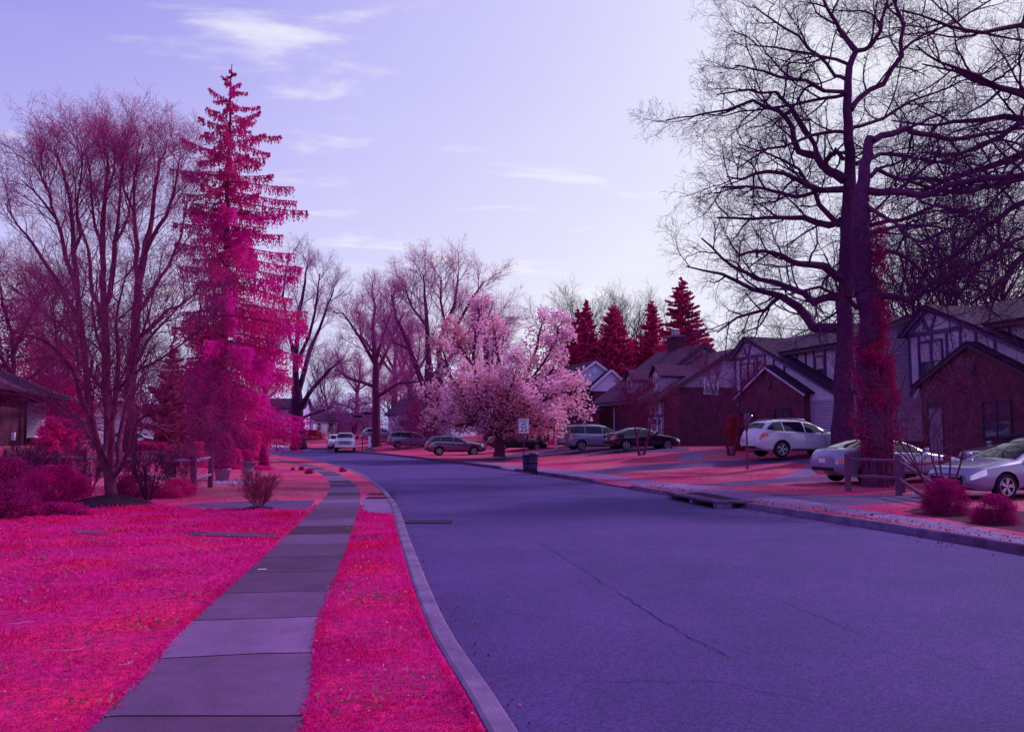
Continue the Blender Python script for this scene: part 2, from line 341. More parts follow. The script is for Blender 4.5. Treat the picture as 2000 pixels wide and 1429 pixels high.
class MB:
    def __init__(s): s.v = []; s.f = []
    def add(s, vs, fs):
        o = len(s.v); s.v += [tuple(v) for v in vs]; s.f += [tuple(i + o for i in f) for f in fs]; return s
    def box(s, x0, x1, y0, y1, z0, z1):
        v = [(x, y, z) for z in (z0, z1) for y in (y0, y1) for x in (x0, x1)]
        return s.add(v, [(0, 2, 3, 1), (4, 5, 7, 6), (0, 1, 5, 4), (2, 6, 7, 3), (0, 4, 6, 2), (1, 3, 7, 5)])
    def prism(s, poly, axis, a, b):
        """polygon in the plane normal to axis, extruded a..b. axis y: poly=(x,z); x: (y,z); z: (x,y)"""
        mk = {'y': lambda p, t: (p[0], t, p[1]), 'x': lambda p, t: (t, p[0], p[1]), 'z': lambda p, t: (p[0], p[1], t)}[axis]
        n = len(poly)
        v = [mk(p, a) for p in poly] + [mk(p, b) for p in poly]
        f = [tuple(range(n))[::-1], tuple(range(n, 2 * n))] + [(i, (i + 1) % n, n + (i + 1) % n, n + i) for i in range(n)]
        return s.add(v, f)
    def bar(s, p, q, w, t, up=(0, 0, 1)):
        """rectangular bar p->q, width w (across), thickness t (along up)"""
        p, q = Vector(p), Vector(q); d = (q - p).normalized(); u = Vector(up); a = d.cross(u)
        if a.length < 1e-4: a = d.cross(Vector((0, 1, 0)))
        a.normalize(); u = a.cross(d).normalized(); a *= w / 2; u *= t / 2
        v = [p - a - u, p + a - u, p + a + u, p - a + u, q - a - u, q + a - u, q + a + u, q - a + u]
        return s.add(v, [(3, 2, 1, 0), (4, 5, 6, 7), (0, 1, 5, 4), (1, 2, 6, 5), (2, 3, 7, 6), (3, 0, 4, 7)])
    def tube(s, pts, rad, n=8, cap=True):
        v, f = tubes([(pts, rad if hasattr(rad, '__len__') else [rad] * len(pts))], n)
        o = len(s.v); s.add(v, f)
        if cap:
            s.f.append(tuple(o + i for i in range(n))[::-1]); m = (len(pts) - 1) * n
            s.f.append(tuple(o + m + i for i in range(n)))
        return s
    def lathe(s, prof, n=20, c=(0, 0, 0)):
        v = []; f = []
        for r, z in prof:
            for i in range(n):
                a = 2 * math.pi * i / n; v.append((c[0] + r * math.cos(a), c[1] + r * math.sin(a), c[2] + z))
        for k in range(len(prof) - 1):
            for i in range(n):
                j = (i + 1) % n; f.append((k * n + i, k * n + j, (k + 1) * n + j, (k + 1) * n + i))
        if prof[0][0] > 1e-4: f.append(tuple(range(n))[::-1])
        if prof[-1][0] > 1e-4: f.append(tuple((len(prof) - 1) * n + i for i in range(n)))
        return s.add(v, f)
    def build(s, name, mat, parent=None, smooth=False, bevel=0.0, recalc=True):
        me = bpy.data.meshes.new(name); me.from_pydata(s.v, [], s.f); me.update()
        if recalc or bevel:
            bm = bmesh.new(); bm.from_mesh(me)
            bmesh.ops.recalc_face_normals(bm, faces=bm.faces)
            if bevel: bmesh.ops.bevel(bm, geom=bm.edges[:], offset=bevel, segments=2, affect='EDGES', profile=.5)
            bm.to_mesh(me); bm.free()
        if smooth: me.polygons.foreach_set('use_smooth', [True] * len(me.polygons))
        add_uv(me)
        me.materials.append(mat)
        o = bpy.data.objects.new(name, me); COL.objects.link(o); o.parent = parent
        return o
def kids(o): return [c for c in bpy.data.objects if c.parent == o]
def copy_tree(o, loc=None, rz=None, scale=None, label=None):
    tree = {}
    for c in bpy.data.objects:
        if c.parent: tree.setdefault(c.parent.name, []).append(c)
    def rec(a, parent):
        b = a.copy(); COL.objects.link(b); b.parent = parent
        for ch in tree.get(a.name, []): rec(ch, b)
        return b
    r = rec(o, None)
    if loc is not None: r.location = loc
    if rz is not None: r.rotation_euler = (0, 0, rz)
    if scale is not None: r.scale = scale if hasattr(scale, '__len__') else (scale,) * 3
    if label: r['label'] = label
    return r
def tubes(polys, n):
    groups = {}
    for pts, rad in polys: groups.setdefault(len(pts), []).append((pts, rad))
    V, Fq, off = [], [], 0
    ang = np.arange(n) * 2 * np.pi / n
    ca, sa = np.cos(ang), np.sin(ang)
    for k, g in groups.items():
        A = np.array([[tuple(p) for p in x[0]] for x in g], dtype=np.float64); Rr = np.array([x[1] for x in g], dtype=np.float64)
        T = np.gradient(A, axis=1); T /= np.linalg.norm(T, axis=2, keepdims=True) + 1e-9
        m = T.mean(axis=1); m /= np.linalg.norm(m, axis=1, keepdims=True) + 1e-9
        ref = np.where(np.abs(m[:, 2:3]) > .8, np.array([[1., 0, 0]]), np.array([[0, 0, 1.]]))
        ref = np.repeat(ref[:, None, :], k, 1)
        u = np.cross(T, ref); u /= np.linalg.norm(u, axis=2, keepdims=True) + 1e-9
        w = np.cross(T, u)
        ring = A[:, :, None, :] + Rr[:, :, None, None] * (u[:, :, None, :] * ca[None, None, :, None] + w[:, :, None, :] * sa[None, None, :, None])
        B = len(g)
        idx = off + np.arange(B * k * n).reshape(B, k, n)
        a = idx[:, :-1, :]; b = idx[:, 1:, :]
        q = np.stack([a, np.roll(a, -1, 2), np.roll(b, -1, 2), b], -1).reshape(-1, 4)
        V.append(ring.reshape(-1, 3)); Fq.append(q); off += B * k * n
    return np.concatenate(V), np.concatenate(Fq)
def quads(rng, pts, size, flat=0.0, aspect=1.0, down=False):
    """a small randomly turned leaf quad at each point; down=True hangs them"""
    pts = np.asarray(pts, dtype=np.float64); n = len(pts)
    s = size * rng.uniform(.6, 1.4, (n, 1))
    a = rng.normal(size=(n, 3)); 
    if down: a = a * .25 + np.array([0, 0, -1.])
    a /= np.linalg.norm(a, axis=1, keepdims=True)
    b = rng.normal(size=(n, 3)); b -= (b * a).sum(1, keepdims=True) * a; b /= np.linalg.norm(b, axis=1, keepdims=True)
    a = a * s * aspect; b = b * s
    v = np.stack([pts - a * .5, pts + b * .5, pts + a * .5, pts - b * .5], 1).reshape(-1, 3)
    f = np.arange(n * 4).reshape(n, 4)
    return v, f
#PART2
# ------------------------------------------------------------------ the ground, one sheet cut into its surfaces
def pip(poly, x, y):
    c = False; j = len(poly) - 1
    for i in range(len(poly)):
        xi, yi = poly[i]; xj, yj = poly[j]
        if (yi > y) != (yj > y) and x < (xj - xi) * (y - yi) / (yj - yi + 1e-12) + xi: c = not c
        j = i
    return c
def offset(line, d):
    a = np.array(line); t = np.gradient(a, axis=0); t /= np.linalg.norm(t, axis=1, keepdims=True)
    return [tuple(p) for p in a + np.stack([-t[:, 1], t[:, 0]], 1) * d]
def dense(poly, step=1.2):
    out = []
    for i in range(len(poly)):
        p, q = poly[i], poly[(i + 1) % len(poly)]
        d = math.hypot(q[0] - p[0], q[1] - p[1]); n = max(1, min(30, int(d / step)))
        out += [(p[0] + (q[0] - p[0]) * k / n, p[1] + (q[1] - p[1]) * k / n) for k in range(n)]
    return out
LB = offset(LK, 0.16); RB = offset(RK, -0.16)           # backs of the kerbs
road_poly = LK + RK[::-1]
kerb_poly = LB + RB[::-1]
gp = lambda L: [G(u, v) for u, v in L]
SWL_l = [(-2.35, -14), (-2.6, 0)] + gp([(165, 1429), (345, 1240), (520, 1080), (605, 1000), (641, 962), (643, 942), (630, 927), (605, 915), (570, 905), (530, 897)])
SWL_r = [(-1.05, -14), (-1.1, 0)] + gp([(590, 1429), (615, 1240), (675, 1080), (700, 1000), (704, 975), (700, 953), (675, 932), (645, 918), (600, 906), (545, 896)])
SWL_l = smooth_line(SWL_l, .8); SWL_r = smooth_line(SWL_r, .8)
swl = SWL_l + SWL_r[::-1]
up = [(900, 899), (960, 905), (1050, 912), (1150, 921), (1230, 933), (1320, 944), (1440, 957), (1560, 975), (1700, 997), (1850, 1020), (2000, 1047), (2300, 1105)]
lowr = [(900, 902), (960, 909), (1050, 919), (1150, 932), (1240, 945), (1330, 959), (1430, 972), (1500, 984), (1600, 995), (1700, 1010), (1850, 1036), (2000, 1066), (2300, 1128)]
swr = smooth_line(gp(up), 1.0) + smooth_line(gp(lowr), 1.0)[::-1]
REG = [
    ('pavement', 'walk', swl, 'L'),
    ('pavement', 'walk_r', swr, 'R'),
    ('inlet_slab', 'walk_r', gp([(704, 1000), (707, 971), (735, 970), (772, 980), (790, 1001)]), None),
    ('garden_path', 'drive', gp([(338, 988), (400, 982), (470, 979), (540, 977), (616, 976), (602, 994), (520, 992), (400, 992)]), None),
    ('driveway', 'drive', gp([(925, 902), (965, 903), (1030, 893), (1090, 888), (1200, 886), (1345, 882), (1345, 875), (1090, 877), (1020, 884), (950, 893), (880, 899)]), None),
    ('driveway', 'drive', gp([(1130, 920), (1230, 908), (1365, 902), (1500, 896), (1640, 893), (1640, 903), (1500, 906), (1365, 912), (1250, 919), (1190, 926)]), None),
    ('garden_path', 'walk_r', gp([(1325, 899), (1322, 889), (1350, 881), (1420, 877), (1432, 880), (1375, 885), (1362, 892), (1400, 899)]), None),
    ('driveway', 'drive', gp([(1330, 946), (1430, 950), (1560, 941), (1700, 937), (1900, 937), (1900, 929), (1700, 927), (1560, 931), (1440, 939)]), None),
    ('garden_path', 'walk_r', gp([(1500, 938), (1590, 903), (1622, 905), (1565, 938)]), None),
    ('driveway', 'drive', gp([(1430, 962), (1540, 976), (1650, 988), (1810, 978), (2050, 970), (2200, 968), (2200, 958), (1820, 963), (1640, 967)]), None),
    ('driveway', 'walk_r', gp([(708, 880), (716, 872), (726, 872), (742, 883)]), None),
    ('soil_bed', 'soil', gp([(1800, 1005), (1760, 999), (1800, 990), (1850, 988), (2150, 1008), (2150, 1075), (2000, 1040), (1880, 1020)]), None),
    ('lawn', 'grass', [(-45, -14), (-2.5, -14)] + SWL_l[:0] + [(-2.6, 0)] + gp([(170, 1428), (345, 1240), (520, 1080), (602, 994), (520, 993), (400, 994), (335, 988), (250, 978), (100, 990)]) + [(-45, 16)], None),
    ('lawn', 'grass', [(-1.05, -14), (2.4, -14), (.95, 0)] + gp([(960, 1429), (830, 1080), (790, 1002), (703, 1000), (675, 1080), (615, 1240), (590, 1429)]), None),
    ('verge', 'litter', [(60, -20)] + [p for p in RB if p[1] < 27] + gp([(1330, 962)]) + gp(lowr[6:]) , None),
]
def gridpts():
    pts = []
    def rect(x0, x1, y0, y1, s, hole=None):
        for i in range(int((x1 - x0) / s) + 1):
            for j in range(int((y1 - y0) / s) + 1):
                x, y = x0 + i * s, y0 + j * s
                if hole and hole[0] < x < hole[1] and hole[2] < y < hole[3]: continue
                pts.append((x, y))
    rect(-30, 30, -14, 70, 2.0)
    rect(-120, 80, -14, 200, 6, (-30.5, 30.5, -14.5, 70.5))
    rect(-900, 900, -14, 2400, 90, (-121, 81, -14.5, 201))
    return pts
def build_ground():
    vs, es = [], []
    def addloop(poly, closed=True):
        o = len(vs); vs.extend(Vector(p) for p in poly); n = len(poly)
        es.extend((o + i, o + (i + 1) % n) for i in range(n if closed else n - 1))
    addloop(LB, False); addloop(RB, False)
    for nm, m, poly, s in REG: addloop(dense(poly))
    vs.extend(Vector(p) for p in gridpts())
    ov, oe, of, *_ = delaunay_2d_cdt(vs, es, [], 0, 1e-4)
    hz = [H(p.x, p.y) for p in ov]
    lines = {'L': np.array(SWL_l), 'R': np.array(smooth_line(gp(lowr), 1.0))}
    boxes = [(min(p[0] for p in r[2]), max(p[0] for p in r[2]), min(p[1] for p in r[2]), max(p[1] for p in r[2])) for r in REG]
    out = {}
    for f in of:
        cx = sum(ov[i].x for i in f) / 3; cy = sum(ov[i].y for i in f) / 3
        if cx < 80 and cx > -160 and pip(kerb_poly, cx, cy): continue
        k = 'base'
        for i, (nm, m, poly, s) in enumerate(REG):
            b = boxes[i]
            if b[0] <= cx <= b[1] and b[2] <= cy <= b[3] and pip(poly, cx, cy): k = i; break
        out.setdefault(k, []).append(f)
    for k, fs in out.items():
        nm, m, s = ('ground', 'dry', None) if k == 'base' else (REG[k][0], REG[k][1], REG[k][3])
        ids = sorted({i for f in fs for i in f}); mp = {a: b for b, a in enumerate(ids)}
        me = bpy.data.meshes.new(nm)
        me.from_pydata([(ov[i].x, ov[i].y, hz[i]) for i in ids], [], [[mp[i] for i in f] for f in fs]); me.update()
        add_uv(me)
        if s or m in ('walk', 'walk_r'):
            ln = lines[s] if s else lines['R']
            d = ln[1:] - ln[:-1]; L = np.concatenate([[0], np.cumsum(np.linalg.norm(d, axis=1))])
            cache = {}
            for v in me.vertices:
                w = np.array([v.co.x, v.co.y]) - ln[:-1]; t = np.clip((w * d).sum(1) / (d * d).sum(1), 0, 1)
                q = w - d * t[:, None]; dd = (q * q).sum(1); i = int(dd.argmin())
                cache[v.index] = (L[i] + t[i] * (L[i + 1] - L[i]), 4 + math.sqrt(dd[i]))
            uvl = me.uv_layers[0]
            for lp in me.loops: uvl.data[lp.index].uv = cache[lp.vertex_index]
        me.materials.append(mt[m])
        o = bpy.data.objects.new(nm, me); COL.objects.link(o); tag(o, kind='structure')
build_ground()
# road: its own sheet 12 cm below the kerb tops
def build_road():
    vs = [Vector(p) for p in LK] + [Vector(p) for p in RK[::-1]]
    n = len(vs); es = [(i, (i + 1) % n) for i in range(n)]
    poly = LK + RK[::-1]
    for i in range(-12, 40):
        for j in range(0, 46):
            x, y = -i * 3.5 + 8, -14 + j * 3.2
            if pip(poly, x, y): vs.append(Vector((x, y)))
    ov, oe, of, *_ = delaunay_2d_cdt(vs, es, [], 0, 1e-4)
    fs = [f for f in of if pip(poly, sum(ov[i].x for i in f) / 3, sum(ov[i].y for i in f) / 3)]
    mb = MB(); mb.add([(p.x, p.y, -.12 + Bz(p.y)) for p in ov], [tuple(f) for f in fs])
    tag(mb.build('road', mt['asphalt'], recalc=False), kind='structure')
build_road()
def kerb(line, out_d, name, rng, modf, mat):
    """kerb swept along its line; out_d = +/- width towards the land"""
    a = np.array(line); t = np.gradient(a, axis=0); t /= np.linalg.norm(t, axis=1, keepdims=True)
    nn = np.stack([-t[:, 1], t[:, 0]], 1) * out_d
    V, Fc = [], []
    for i in range(len(a)):
        x, y = a[i]; k = modf(x, y)
        zt = H(x + nn[i][0] * 1.05, y + nn[i][1] * 1.05); zr = -.12 + Bz(y)
        zt = zr + max(.012, (zt - zr) * (1 if k else 1)) + (.018 if k else .003) + rng.uniform(-.003, .003)
        wob = rng.uniform(-.012, .012)
        pr = [(-.02 + wob, zr - .05), (0 + wob, zt - .02), (.14, zt), (.85, zt), (1.0, zt - .012), (1.0, zr - .05)]
        for f_, z in pr: V.append((x + nn[i][0] * f_, y + nn[i][1] * f_, z))
    for i in range(len(a) - 1):
        for j in range(5):
            p = i * 6 + j; Fc.append((p, p + 1, p + 7, p + 6))
    mb = MB(); mb.add(V, Fc)
    o = mb.build(name, mat); tag(o, kind='structure'); return o
_r = random.Random(2)
kerb([p for p in LK if p[1] < 90], .16, 'kerb', _r, lambda x, y: 1, mt['concrete'])
yb = 14.2
RKs = [p for p in RK if p[1] < 100]
kerb([p for p in RKs if p[1] <= yb], -.16, 'kerb', _r, lambda x, y: 1, mt['kerbdark'])
kerb([p for p in RKs if yb - .7 <= p[1] <= 19.9], -.16, 'kerb', _r, lambda x, y: 1, mt['concrete'])
kerb([p for p in RKs if 19.5 <= p[1] <= 26.8], -.16, 'kerb', _r, lambda x, y: 0, mt['concrete'])
kerb([p for p in RKs if p[1] >= 26.5], -.16, 'kerb', _r, lambda x, y: 1, mt['kerbdark'])
# cracks and sealed joints in the asphalt
def strip(name, px, w, mat, dz, rng, wob=.03, plane='road'):
    pts = [G0(u, v, -.12) for u, v in px]; out = []
    for i in range(len(pts) - 1):
        p, q = pts[i], pts[i + 1]; n = max(2, int(math.hypot(q[0] - p[0], q[1] - p[1]) / .12))
        for k in range(n):
            t = k / n; out.append((p[0] + (q[0] - p[0]) * t + rng.uniform(-wob, wob), p[1] + (q[1] - p[1]) * t + rng.uniform(-wob, wob)))
    out.append(pts[-1]); V, Fc = [], []
    a = np.array(out); t = np.gradient(a, axis=0); t /= np.linalg.norm(t, axis=1, keepdims=True) + 1e-9
    for i in range(len(a)):
        ww = w * rng.uniform(.3, 1.3) * min(1, (i + .3) / 4, (len(a) - i) / 4)
        for s in (-1, 1): V.append((a[i][0] - t[i][1] * ww * s / 2, a[i][1] + t[i][0] * ww * s / 2, -.12 + Bz(a[i][1]) + dz))
    for i in range(len(a) - 1): Fc.append((2 * i, 2 * i + 1, 2 * i + 3, 2 * i + 2))
    return V, Fc
mt['crack'] = M('road_crack', (.026, .008, .09), .9, (.05, .018, .15), 8, 4)
mt['seal'] = M('road_pale_joint', (.10, .048, .26), .8, (.055, .020, .17), 5, 6)
def strips(name, L, mat, dz):
    mb = MB()
    for px, w in L:
        V, Fc = strip(name, px, w, mat, dz, _r); mb.add(V, Fc)
    tag(mb.build(name, mat, recalc=False), kind='structure')
strips('road_crack', [([(1040, 1050), (1130, 1110), (1190, 1150)], .010), ([(1190, 1150), (1300, 1222), (1430, 1300)], .014), ([(1450, 1075), (1700, 1130), (2000, 1135)], .007), ([(1480, 1155), (1700, 1245), (2000, 1330)], .007),
    ([(830, 1045), (950, 1040), (1100, 1050)], .007), ([(960, 1000), (1100, 1010), (1290, 1060)], .007), ([(1080, 1340), (1400, 1338), (1700, 1400)], .010), ([(905, 1215), (1000, 1200), (1120, 1210)], .010)], mt['crack'], .007)
strips('road_joint', [([(1060, 980), (1140, 1010), (1240, 1040)], .03), ([(1190, 1147), (1250, 1190), (1300, 1219)], .04), ([(1300, 1219), (1420, 1287)], .035), ([(900, 940), (1060, 968), (1250, 1000)], .03)], mt['seal'], .004)
mt['patch'] = M('road_patch', (.055, .0255, .157), .85, (.079, .038, .215), .7, 9, .5, 90); add_grain(mt['patch'], 45, .5)


# ------------------------------------------------------------------ grass
rng = np.random.default_rng(5)
def grass_patch(name, poly, n_per, hmin, hmax, mat, rmax=16, wid=.006, base=(0, 0)):
    xs = [p[0] for p in poly]; ys = [p[1] for p in poly]
    V = []
    n = int((max(xs) - min(xs)) * (max(ys) - min(ys)) * n_per)
    x = rng.uniform(min(xs), max(xs), n); y = rng.uniform(min(ys), max(ys), n)
    keep = rng.uniform(size=n) < np.clip((4.5 / np.maximum(np.hypot(x, y), .5)) ** 1.2, .0, 1)
    x, y = x[keep], y[keep]
    P_ = np.array(poly); inside = np.zeros(len(x), bool); j = len(P_) - 1
    for i in range(len(P_)):
        xi, yi = P_[i]; xj, yj = P_[j]
        cnd = ((yi > y) != (yj > y)) & (x < (xj - xi) * (y - yi) / (yj - yi + 1e-12) + xi); inside ^= cnd; j = i
    x, y = x[inside], y[inside]; n = len(x)
    d = np.hypot(x, y); sc = np.clip(d / 6, 1, 3.2)
    clump = .65 + .5 * np.sin(x * 2.1 + np.sin(y * 1.7) * 2) * np.sin(y * 2.6 + x) 
    h = rng.uniform(hmin, hmax, n) * (1 + .35 * (sc - 1)) * np.clip(clump, .35, 1.3); w = wid * sc
    a = rng.uniform(0, 2 * np.pi, n); lean = rng.uniform(.1, 1.1, n) * h; la = rng.uniform(0, 2 * np.pi, n)
    bx, by = np.cos(a) * w, np.sin(a) * w; lx, ly = np.cos(la) * lean, np.sin(la) * lean
    z = np.zeros(n)
    v = np.stack([np.stack([x - bx, y - by, z], 1), np.stack([x + bx, y + by, z], 1),
                  np.stack([x + bx * .7 + lx * .4, y + by * .7 + ly * .4, h * .6], 1), np.stack([x + lx, y + ly, h], 1)], 1).reshape(-1, 3)
    o = mesh_np(name, v, np.arange(n * 4).reshape(n, 4), mat)
    return o
inset = lambda: None
lawn_poly = [p for p in REG[12][2]]
lawn_poly[0] = (-14, 2.2); lawn_poly[1] = (-2.2, 2.2); lawn_poly[2] = (-2.5, 3); lawn_poly[-1] = (-14, 17)
tag(grass_patch('grass', lawn_poly, 1500, .018, .05, mt['blade']), kind='stuff', label='vivid pink mown grass of the front lawn left of the pavement')
vp = [(-1.1, 2.2)] + [p for p in offset(LK, .19) if 2.2 < p[1] < 17.3] + gp([(703, 1000), (675, 1080), (615, 1240), (590, 1429)])
tag(grass_patch('grass', vp, 2600, .018, .05, mt['blade']), kind='stuff', label='vivid pink grass of the verge between pavement and kerb')
# ragged grass hanging over the pavement and kerb edges
def edge_tufts(line, n, mat, name, label, spread=.05, h=.05, y1=26, side=0):
    a = np.array([p for p in line if 2 < p[1] < y1]); d = np.linalg.norm(a[1:] - a[:-1], axis=1); L = np.concatenate([[0], np.cumsum(d)])
    s = rng.uniform(0, 1, n) ** 1.6 * L[-1]; x = np.interp(s, L, a[:, 0]) + rng.normal(size=n) * spread + side; y = np.interp(s, L, a[:, 1]) + rng.normal(size=n) * spread
    z = np.array([H(p, q) for p, q in zip(x, y)]) + h * .3
    v, f = quads(rng, np.stack([x, y, z], 1), h * .5 * 1.0, aspect=.9)
    return mesh_np(name, v, f, mat)
tag(edge_tufts(SWL_l, 5000, mt['blade'], 'grass', '', .035, .035, 20, -.03), kind='stuff', label='ragged pink grass along the lawn edge of the pavement')
tag(edge_tufts(SWL_r, 5000, mt['blade'], 'grass', '', .03, .035, 20, .03), kind='stuff', label='ragged pink grass along the verge edge of the pavement')
tag(edge_tufts(offset(LK, .20), 4000, mt['blade'], 'grass', '', .02, .035, 17, -.02), kind='stuff', label='ragged pink grass along the back of the near kerb')
# scattered dead leaves
def leaves(name, line, n, y0, y1, spread, mat, label, size=.035, side=0):
    a = np.array([p for p in line if y0 < p[1] < y1]); i = rng.integers(0, len(a), n)
    x = a[i, 0] + rng.normal(size=n) * spread + side; y = a[i, 1] + rng.normal(size=n) * spread * 1.5
    z = np.array([max(H(p, q), -1) if pdist(RKa, p, q) < 0 or pdist(LKa, p, q) > 0 else -.12 + Bz(q) for p, q in zip(x, y)]) + .012
    v, f = quads(rng, np.stack([x, y, z], 1), size); tag(mesh_np(name, v, f, mat), kind='stuff', label=label)
leaves('dead_leaves', RK, 1300, 8, 60, .25, mt['litter'], 'dead leaves lying along the far kerb', .03, -.1)
leaves('dead_leaves', RB, 900, 8, 27, .3, mt['litter'], 'russet dead leaves on the far verge', .035, .35)
leaves('dead_leaves', LK, 260, 4, 26, .10, mt['litter'], 'few dead leaves in the near gutter', .02, .12)
# daisies/clover flecks on the near lawn
n = 500; x = rng.uniform(-9, 0.2, n); y = rng.uniform(3, 15, n)
k = np.array([pip(lawn_poly, a, b) or pip(vp, a, b) for a, b in zip(x, y)])
v, f = quads(rng, np.stack([x[k], y[k], np.full(k.sum(), .045)], 1), .018)
tag(mesh_np('petal_litter', v, f, mt['flower']), kind='stuff', label='tiny pale flecks scattered over the pink lawn')
mt['weed'] = M('dull_weeds', (.40, .10, .17), .9, (.30, .05, .13), 4, 5, trans=.2, spec=.1)
W_ = []
for k in range(150):
    cx, cy = rng.uniform(-8, .5), 3.0 + rng.uniform() ** 1.5 * 12
    if not (pip(lawn_poly, cx, cy) or pip(vp, cx, cy)): continue
    m_ = int(rng.uniform(10, 45)); W_.append(np.stack([cx + rng.normal(size=m_) * .13, cy + rng.normal(size=m_) * .11, rng.uniform(.02, .055, m_)], 1))
v, f = quads(rng, np.concatenate(W_), .022, aspect=1.6); tag(mesh_np('weeds', v, f, mt['weed']), kind='stuff', label='dull patches of weeds and dead blades scattered through the pink grass')
for k, (u, v_, L_, an, lab) in enumerate([(120, 1283, .28, .3, 'thin pale curved stick lying on the lawn left of the pavement'), (248, 1310, .13, 1.2, 'short pale curved stick at the lawn edge of the pavement'), (38, 1228, .2, .5, 'faint pale stick lying farther left on the lawn')]):
    x, y = G(u, v_); m = MB(); n_ = 9; m.tube([((j / n_ - .5) * L_, .12 * L_ * math.sin(j * .8 + k), .05 + .004 * (j % 2)) for j in range(n_ + 1)], [.0025] * (n_ + 1), 5)
    o = m.build('stick', mt['wood'], None, True); o.location = (x, y, 0); o.rotation_euler = (0, 0, an); tag(o, lab, 'stick')
for px, lab in (([(366, 1039), (548, 1043), (538, 1050), (372, 1046)], 'longer sunken stepping slab crossing the pink lawn towards the pavement'), ([(143, 1037), (205, 1038), (200, 1043), (150, 1042)], 'short sunken stepping slab in the pink lawn at the left')):
    m = MB(); m.prism([G(*p) for p in px], 'z', .0, .016); tag(m.build('stepping_slab', mt['walk'], None, False, .004), lab, 'paving slab')
# far-away tufts on the dry lawns
n = 9000; x = rng.uniform(-26, 26, n); y = rng.uniform(17, 60, n)
k = np.array([(not pip(kerb_poly, a, b)) and not any(pip(r[2], a, b) for r in REG[:11]) for a, b in zip(x, y)])
x, y = x[k], y[k]; z = np.array([H(a, b) for a, b in zip(x, y)]) + .02
v, f = quads(rng, np.stack([x, y, z], 1), .03)
tag(mesh_np('dry_grass_tufts', v, f, mt['dry']), kind='stuff', label='dry tufts of grass on the lawns further down the street')

# ------------------------------------------------------------------ bare trees
def make_path(r, p, d, L, nseg, wander, upb):
    pts = [p]; x, y, z = p; dx_, dy_, dz_ = d; st = L / nseg
    for i in range(nseg):
        dx_ += r.gauss(0, wander); dy_ += r.gauss(0, wander); dz_ += r.gauss(0, wander) + upb
        m = math.sqrt(dx_ * dx_ + dy_ * dy_ + dz_ * dz_); dx_ /= m; dy_ /= m; dz_ /= m
        x += dx_ * st; y += dy_ * st; z += dz_ * st; pts.append((x, y, z))
    return pts
def grow(r, pts, rad, lvl, Q, out):
    out[lvl].append((pts, rad))
    last = len(Q['n'])
    if lvl >= last: return
    n = Q['n'][lvl]; t0 = Q['t0'][lvl]; az = r.uniform(0, 6.28); K = len(pts) - 1
    for i in range(n):
        t = t0 + (1 - t0) * (i + r.uniform(.1, .95)) / n
        q = t * K; k = min(K - 1, int(q)); fr = q - k
        a, b = pts[k], pts[k + 1]
        p = (a[0] + (b[0] - a[0]) * fr, a[1] + (b[1] - a[1]) * fr, a[2] + (b[2] - a[2]) * fr)
        rr = rad[k] + (rad[k + 1] - rad[k]) * fr
        d = (b[0] - a[0], b[1] - a[1], b[2] - a[2]); m = math.sqrt(d[0]**2 + d[1]**2 + d[2]**2) + 1e-9; d = (d[0] / m, d[1] / m, d[2] / m)
        az += 2.4 + r.uniform(-.5, .5)
        ref = (0, 0, 1) if abs(d[2]) < .9 else (1, 0, 0)
        ux, uy, uz = d[1] * ref[2] - d[2] * ref[1], d[2] * ref[0] - d[0] * ref[2], d[0] * ref[1] - d[1] * ref[0]
        m = math.sqrt(ux * ux + uy * uy + uz * uz); ux /= m; uy /= m; uz /= m
        wx, wy, wz = d[1] * uz - d[2] * uy, d[2] * ux - d[0] * uz, d[0] * uy - d[1] * ux
        ang = Q['ang'][lvl] * r.uniform(.7, 1.3); ca, sa = math.cos(ang), math.sin(ang); c, s = math.cos(az), math.sin(az)
        nd = (d[0] * ca + (ux * c + wx * s) * sa, d[1] * ca + (uy * c + wy * s) * sa, d[2] * ca + (uz * c + wz * s) * sa)
        L = Q['len'][lvl] * (1 - Q.get('fall', .45) * t) * r.uniform(.65, 1.25)
        r1 = min(rr * .72, Q['rad'][lvl] * r.uniform(.8, 1.2)); ns = Q['seg'][lvl]
        cp = make_path(r, p, nd, L, ns, Q['wan'][lvl], Q['up'][lvl])
        cr = [r1 + (r1 * .35 - r1) * j / ns for j in range(ns + 1)]
        grow(r, cp, cr, lvl + 1, Q, out)
def tree_parts(root, out, m1, m2, split=2, sides=(10, 7, 5, 4, 3, 3), buds=None, nb=1, bs=.05, seed=1, minr=0.0):
    tr, cr = [], []
    V, Fq, off = [], [], 0
    for l in range(split):
        if out[l]:
            v, f = tubes(out[l], sides[l]); V.append(v); Fq.append(f + off); off += len(v)
    mesh_np('trunk', np.concatenate(V), np.concatenate(Fq), m1, root, True)
    V, Fq, off = [], [], 0
    for l in range(split, len(out)):
        if out[l]:
            pl = [(p, [max(minr, x) for x in rr]) for p, rr in out[l]] if minr else out[l]
            v, f = tubes(pl, sides[l]); V.append(v); Fq.append(f + off); off += len(v)
    if V: mesh_np('crown', np.concatenate(V), np.concatenate(Fq), m2, root)
    if buds:
        g = np.random.default_rng(seed); tips = np.array([p[-1 - (j % 2)] for j, (p, _) in enumerate(out[-1])])
        tips = np.repeat(tips, nb, 0) + g.normal(size=(len(tips) * nb, 3)) * bs * 1.6
        v, f = quads(g, tips, bs); mesh_np('buds', v, f, buds, root)
def levels(Q): return [[] for _ in range(len(Q['n']) + 1)]
